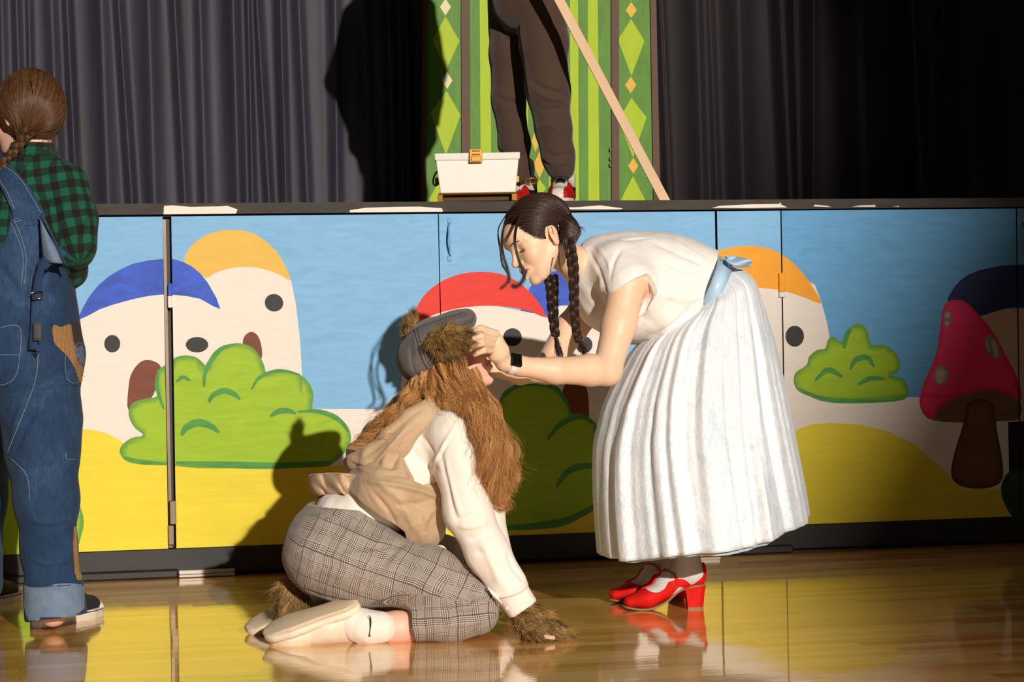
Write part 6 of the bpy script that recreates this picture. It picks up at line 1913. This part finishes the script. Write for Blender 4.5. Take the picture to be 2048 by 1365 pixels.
# canvas shoe
M_CANV = mat('black_canvas', (28, 27, 30), .85, bscale=400, bstr=.25); M_RUB = mat('white_rubber', (226, 216, 200), .5, bstr=.08)
def canvas_shoe(heel, toe, parent):
    heel = np.array([heel[0], heel[1], 0.0]); toe = np.array([toe[0], toe[1], 0.0])
    fx = nrm(toe - heel); L = np.linalg.norm(toe - heel); fy = np.cross(ZU, fx)
    def q(x, y, z): return heel + fx * (x * L) + fy * y + ZU * z
    S = Sdf(); S.cone(q(.16, 0, .055), q(.5, 0, .055), .036, .036, .02); S.cone(q(.5, 0, .045), q(.85, 0, .032), .036, .030, .02, (fy, 1.2)); S.cone(q(.14, 0, .06), q(.20, 0, .115), .034, .036, .02); S.cone(q(.25, 0, .10), q(.65, 0, .06), .034, .026, .02)
    S.cut(q(0, 0, .012), -ZU); V, F = S.mesh(.003); sh = mesh_obj('shoe', V, F, M_CANV, parent)
    for (z0, z1, ex, mm, nm) in ((0.0, .026, 1.0, M_RUB, 'sole'), (.020, .0225, 1.02, M_CANV, 'sole_line')):
        ol = []
        xs = np.r_[np.linspace(0, 1, 30)]
        wd = np.interp(xs, [0, .04, .15, .4, .72, .88, .96, 1.0], [.012, .030, .037, .036, .048, .042, .026, .006]) * ex
        for x, w in zip(xs, wd): ol.append(q(x, w, z0))
        for x, w in zip(xs[::-1], wd[::-1]): ol.append(q(x, -w, z0))
        MB().prism(ol, ZU * (z1 - z0)).build(nm, mm, sh)
    S = Sdf(); S.ell(q(.89, 0, .024), (.030, .040, .024), np.stack([fx, fy, ZU], 1), .003); S.cut(q(0, 0, .012), -ZU); V, F = S.mesh(.003); mesh_obj('toe_cap', V, F, M_RUB, sh)
    for i in range(5):
        x = .42 + .07 * i; z = .105 - .009 * i
        MB().tube([q(x, -.024, z - .012), q(x + .02, -.008, z), q(x + .02, .008, z), q(x, .024, z - .012)], .0022, 6).build('lace', M_RUB, sh, True)
    return sh, q
hz = WZ(72, 1258); tz = WZ(196, 1228)
sh1, qf = canvas_shoe(hz, tz, farm)
for (a, b, c_) in ((.06, .014, .020), (.08, .013, .019), (.10, .014, .018), (.12, .013, .019), (.07, .008, .012), (.095, .007, .013), (.115, .008, .012)):
    w_ = -.034 - .03 * (a - .06); MB().tube([qf(a, w_, b), qf(a, w_, c_)], .0012, 5).build('heel_mark', M_CANV, sh1)
d0 = tz - hz
canvas_shoe(WZ(-90, 1225), WZ(-90, 1225) + d0, farm)

# ================================================================== PERSON ON THE STAGE (legs in view)
base_z = ZLIP
mfoot = WY(1122, 402, .42)
man = thing('person', 'person on the stage in dark brown joggers and red, white and black high-top shoes', 'person', (mfoot[0], mfoot[1], base_z))
dm = float((WY(1110, 390, .42) - CAM) @ FW); dl = dm + .16
S = Sdf()
mh = Head(J(1055, -470, dm), nrm(-CD - CR * .1), ZU, 1.0); mh.build(S)
S.cone(mh.p(-.02, 0, -.05), J(1052, -370, dm), .05, .06, .02)
S.limb([(1052, -350, dm + .02, 70), (1050, -200, dm + .02, 72), (1052, -60, dm + .03, 76)], .04, (CD, .8))
S.limb([(1020, -20, dl, 34), (1020, 150, dl, 28), (1035, 375, dl, 13)], .02); S.limb([(1078, -20, dm, 38), (1100, 180, dm, 30), (1125, 370, dm, 13)], .02)
S.limb([(985, -335, dm, 28), (950, -190, dm - .02, 24), (1020, -118, dm - .2, 18), (1040, -116, dm - .26, 17)], .02)
for k_ in range(4): finger(S, [(1044, -128 + 8 * k_, dm - .28), (1058, -126 + 8 * k_, dm - .30), (1060, -122 + 8 * k_, dm - .26)], 5.5)
finger(S, [(1036, -128, dm - .27), (1044, -140, dm - .29), (1056, -142, dm - .30)], 6)
S.limb([(1120, -335, dm, 28), (1150, -200, dm, 24), (1146, -70, dm - .03, 17), (1146, -50, dm - .03, 18), (1144, -30, dm - .03, 12)], .02)
for k_ in range(4): finger(S, [(1148, -46, dm - .05 + .02 * k_), (1148, -26, dm - .06 + .02 * k_), (1143, -10, dm - .06 + .02 * k_)], 5)
o, V, F = hires_body('body', S, M_SKIN, man, [(mh.c - .14, mh.c + .14)], .006); mh.masks(o, V, .3); mh.features(man, M_HAIR_D, V, F)
S = Sdf(); mh.e(S, (-.02, 0, .04), (.108, .084, .094), .01); mh.e(S, (.09, 0, -.03), (.07, .08, .085), .01, 's'); V, F = S.mesh(.004); V = wrinkle(V, F, .006, .02, seed=1); mesh_obj('hair', V, F, M_HAIR_D, man)
M_HOOD = cloth_mat('black_jersey', (24, 23, 26), sheen=.2, weave=300)
S = Sdf(); S.limb([(1052, -352, dm + .02, 76), (1050, -200, dm + .02, 84), (1052, -50, dm + .03, 84), (1052, -28, dm + .03, 80)], .04, (CD, .85), True)
S.limb([(985, -335, dm, 38), (950, -190, dm - .02, 33), (1018, -120, dm - .2, 25)], .03, None, True); S.limb([(1120, -335, dm, 38), (1150, -200, dm, 33), (1147, -80, dm - .03, 25)], .03, None, True)
V, F = S.mesh(.006); V = wrinkle(V, F, .008, .1, seed=3); mesh_obj('sweatshirt', V, F, M_HOOD, man)
M_JOG = cloth_mat('dark_brown_joggers', (76, 56, 46), var=.08, sheen=.3, weave=350, wr=.45, wscale=10)
S = Sdf()
S.limb([(1052, -50, dm + .04, 76), (1052, 0, dm + .05, 68)], .04)
S.limb([(1016, -10, dl, 42), (1016, 110, dl, 36), (1016, 200, dl, 32), (1028, 290, dl, 29), (1034, 345, dl, 24), (1040, 368, dl, 19)], .03)
S.limb([(1080, -10, dm, 52), (1088, 90, dm, 47), (1096, 180, dm, 42), (1107, 260, dm, 35), (1116, 310, dm, 31), (1122, 338, dm, 26)], .03)
S.limb([(1122, 338, dm, 23), (1122, 352, dm, 21)], .004, None, True)
def pj(V, F): return creases(wrinkle(V, F, .007, .10, along=ZU + RT * .5, stretch=1.6, seed=71), F, [([(1060, 160), (1090, 178), (1130, 188)], 6, .008), ([(1064, 176), (1095, 195), (1128, 200)], 5, -.009), ([(1072, 215), (1100, 220), (1134, 214)], 6, .007), ([(1085, 300), (1110, 312), (1140, 306)], 5, .007),
    ([(1088, 316), (1110, 328), (1142, 322)], 4, -.008), ([(1040, 40), (1052, 120), (1062, 200)], 7, -.006), ([(1110, 30), (1100, 100), (1108, 160)], 9, .004), ([(985, 180), (1005, 200), (1040, 205)], 6, .006), ([(990, 30), (1005, 60), (1012, 80)], 6, .008), ([(1000, 300), (1020, 320), (1050, 310)], 5, .007), ([(1070, 260), (1090, 250), (1120, 262)], 6, -.005)])
sdf_obj('joggers', S, M_JOG, man, .005, pj)
MW = mat('white_leather', (226, 218, 204), .5, bstr=.1); MR = mat('red_leather', (186, 26, 20), .5, bstr=.1); MK = mat('black_leather', (24, 22, 24), .5, bstr=.1)
def hightop(fc, fdir, parent):
    fx = nrm(fdir * np.array([1, 1, 0])); fy = np.cross(ZU, fx)
    def q(x, y, z): return fc + fx * x + fy * y + ZU * z
    S = Sdf(); S.cone(q(-.06, 0, .05), q(.06, 0, .045), .040, .042, .02); S.cone(q(.06, 0, .042), q(.155, 0, .034), .040, .032, .02, (fy, 1.2)); S.cone(q(-.035, 0, .05), q(-.030, 0, .105), .042, .046, .02); S.cone(q(.0, 0, .085), q(.09, 0, .055), .040, .030, .02)
    S.cone(q(-.028, 0, .09), q(-.026, 0, .15), .036, .038, .006, None, 's')
    S.cut(q(0, 0, .02), -ZU); V, F = S.mesh(.0025); F = np.asarray(F); C = V[F].mean(1) - fc
    x = C @ fx; y = C @ fy; z = C[:, 2]
    mi = np.zeros(len(F), int)
    mi[(x > .115) & (np.abs(y) > .020)] = 1; mi[(x > .06) & (x < .115) & (np.abs(y) > .026)] = 1; mi[(x < -.02) & (z > .065)] = 1; mi[(np.abs(y) > .030) & (z < .045) & (x < .1)] = 1
    mi[(np.abs(y) < .018) & (x > .02) & (x < .10) & (z > .055)] = 2; mi[(np.abs(y) > .036) & (z > .045) & (z < .072) & (x > -.02) & (x < .07)] = 2
    shoe = mesh_obj('shoe', V, F, [MW, MR, MK], parent, True, mi)
    ol = []; xs = np.linspace(-.10, .20, 26); wd = np.interp(xs, [-.10, -.08, -.04, .06, .12, .17, .19, .20], [.010, .034, .042, .042, .052, .040, .022, .006])
    for a, w in zip(xs, wd): ol.append(q(a, w, 0))
    for a, w in zip(xs[::-1], wd[::-1]): ol.append(q(a, -w, 0))
    MB().prism(ol, ZU * .026).build('sole', MW, shoe)
    g = [[q(.050 - .030 * t, .028 * w, .100 + .078 * t - .006 * w * w) for w in np.linspace(-1, 1, 7)] for t in np.linspace(0, 1, 8)]; sheet('tongue', g, .008, MW, shoe)
    S2 = Sdf(); S2.cone(q(-.022, 0, .09), q(-.030, 0, .165), .036, .038, .01); V2, F2 = S2.mesh(.003); mesh_obj('sock', V2, F2, MW, parent)
    for i in range(5):
        a = .100 - .020 * i; z = .096 + .0085 * i
        MB().tube([q(a, -.030, z - .008), q(a - .006, -.012, z + .008), q(a - .012, .012, z + .010), q(a - .010, .030, z - .004)], .0032, 6).build('lace', MK, shoe, True)
    MB().tube([q(.035, 0, .138), q(.045, .022, .146), q(.052, .034, .126), q(.048, .012, .126), q(.035, 0, .138), q(.045, -.022, .146), q(.052, -.034, .124), q(.048, -.01, .126)], .0026, 6).build('lace_bow', MK, shoe, True)
fR = WY(1126, 402, .42); fR[2] = base_z
hightop(fR + CD * .03, -CD * 1.0 - CR * .12, man)
fL = WY(1046, 402, .60); fL[2] = base_z
hightop(fL + CD * .03, -CD * 1.0 - CR * .3, man)

# wooden pole
M_WOOD = mat('pale_raw_wood', (224, 186, 148), .6, var=.12, vscale=4, bscale=20, bstr=.15, stretch=(1, 1, .2))
pa = WY(1331, 403, .10); pa[2] = base_z; dB = float((pa - CAM) @ FW)
A_ = pa; B_ = J(1118 - 217 * .62, -10 - 397 * .62, dm - .27); ax_ = nrm(B_ - A_); sd_ = nrm(np.cross(ax_, FW)); nn_ = nrm(np.cross(ax_, sd_))
hw = 9.3 * dB / FOC
bt = [A_ + sd_ * hw - nn_ * .010, A_ + sd_ * hw + nn_ * .010, A_ - sd_ * hw + nn_ * .010, A_ - sd_ * hw - nn_ * .010]
bt = [p + ax_ * ((base_z - p[2]) / ax_[2]) for p in bt]
mb = MB(); tp = [B_ + sd_ * hw - nn_ * .010, B_ + sd_ * hw + nn_ * .010, B_ - sd_ * hw + nn_ * .010, B_ - sd_ * hw - nn_ * .010]
mb.add(bt + tp, [(3, 2, 1, 0), (4, 5, 6, 7), (0, 1, 5, 4), (1, 2, 6, 5), (2, 3, 7, 6), (3, 0, 4, 7)])
tag(mb.build('wooden_pole', M_WOOD, None, False, loc=tuple(pa)), 'long pale wooden pole slanting down from the joggers to the stage edge', 'pole')

# white box with gold fittings
M_BOX = mat('white_box_paint', (240, 236, 226), .45, var=.02, bstr=.15, bscale=20); M_BRASS = mat('antique_gold', (176, 132, 62), .5, .8, bstr=.1); M_DKW = mat('dark_gold_trim', (92, 68, 36), .5, .4)
YB = .08
c0_ = WY(957, 400, YB); box = thing('lidded_box', 'white lidded box with gold latch and ring handles on the stage', 'box', (c0_[0], YB + .14, base_z))
def bx_(xl, xr, yt, yb, y0, y1, tl=0, tr=0):
    zt = WY(957, yt, YB)[2]; zb = max(base_z, WY(957, yb, YB)[2])
    xa, xb = WY(xl, yt, YB)[0], WY(xr, yt, YB)[0]; xc, xd = WY(xl + tl, yb, YB)[0], WY(xr - tr, yb, YB)[0]
    V = [(xc, y0, zb), (xd, y0, zb), (xd, y1, zb), (xc, y1, zb), (xa, y0 - .004, zt), (xb, y0 - .004, zt), (xb, y1, zt), (xa, y1, zt)]
    return MB().add(V, [(3, 2, 1, 0), (4, 5, 6, 7), (0, 1, 5, 4), (1, 2, 6, 5), (2, 3, 7, 6), (3, 0, 4, 7)])
def bevel(o, w=.004):
    md = o.modifiers.new('bevel', 'BEVEL'); md.width = w; md.segments = 2; md.limit_method = 'ANGLE'; return o
bevel(bx_(875, 1038, 320, 386, YB, YB + .27, 9, 6).build('body', M_BOX, box))
lid = bevel(bx_(872, 1041, 306, 320.5, YB - .008, YB + .28, 1, 1).build('lid', M_BOX, box))
bevel(bx_(888, 1030, 389, 402, YB + .03, YB + .25, 2, 2).build('base', M_DKW, box), .003)
bevel(bx_(880, 1034, 385, 389.5, YB - .006, YB + .27, 1, 1).build('base_trim', M_BRASS, box), .002)
for (xl, xr) in ((879, 889), (1024, 1035)): bevel(bx_(xl, xr, 389, 403, YB - .002, YB + .03).build('foot', M_BRASS, box), .002)
def flat(x0, y0, x1, y1, Y0, Y1, nm, m, par):
    a = WY(x0, y1, Y0); b = WY(x1, y0, Y0); return bevel(MB().box((a[0], Y0, a[2]), (b[0], Y1, b[2])).build(nm, m, par), .0015)
lt = flat(944, 298, 969, 325, YB - .022, YB - .012, 'latch', M_BRASS, box)
for z0 in (301, 308): flat(949, z0, 965, z0 + 2, YB - .025, YB - .021, 'latch_bar', M_DKW, lt)
flat(948, 312, 966, 323, YB - .026, YB - .021, 'latch_tab', M_BRASS, lt)
for (cx, cy, rx, rz, tilt) in ((867, 356, 6, 15, .3), (1052, 364, 12, 7, .1)):
    cc_ = WY(cx, cy, YB + .10); pts = []
    for i in range(24):
        t = 2 * math.pi * i / 24; pts.append(cc_ + CR * rx / 560 * math.cos(t) + ZU * rz / 560 * math.sin(t) + CD * .03 * math.sin(t + tilt))
    MB().tube(pts, .0035, 8, True).build('ring_handle', M_BRASS, box, True)
for sx_ in (WY(876, 352, YB)[0], WY(1036, 360, YB)[0]):
    MB().box((sx_ - .006, YB + .07, base_z + .075), (sx_ + .006, YB + .16, base_z + .095)).build('handle_plate', M_BRASS, box)
box.rotation_euler = (0, 0, -math.radians(10.6)); box.location.x += .022
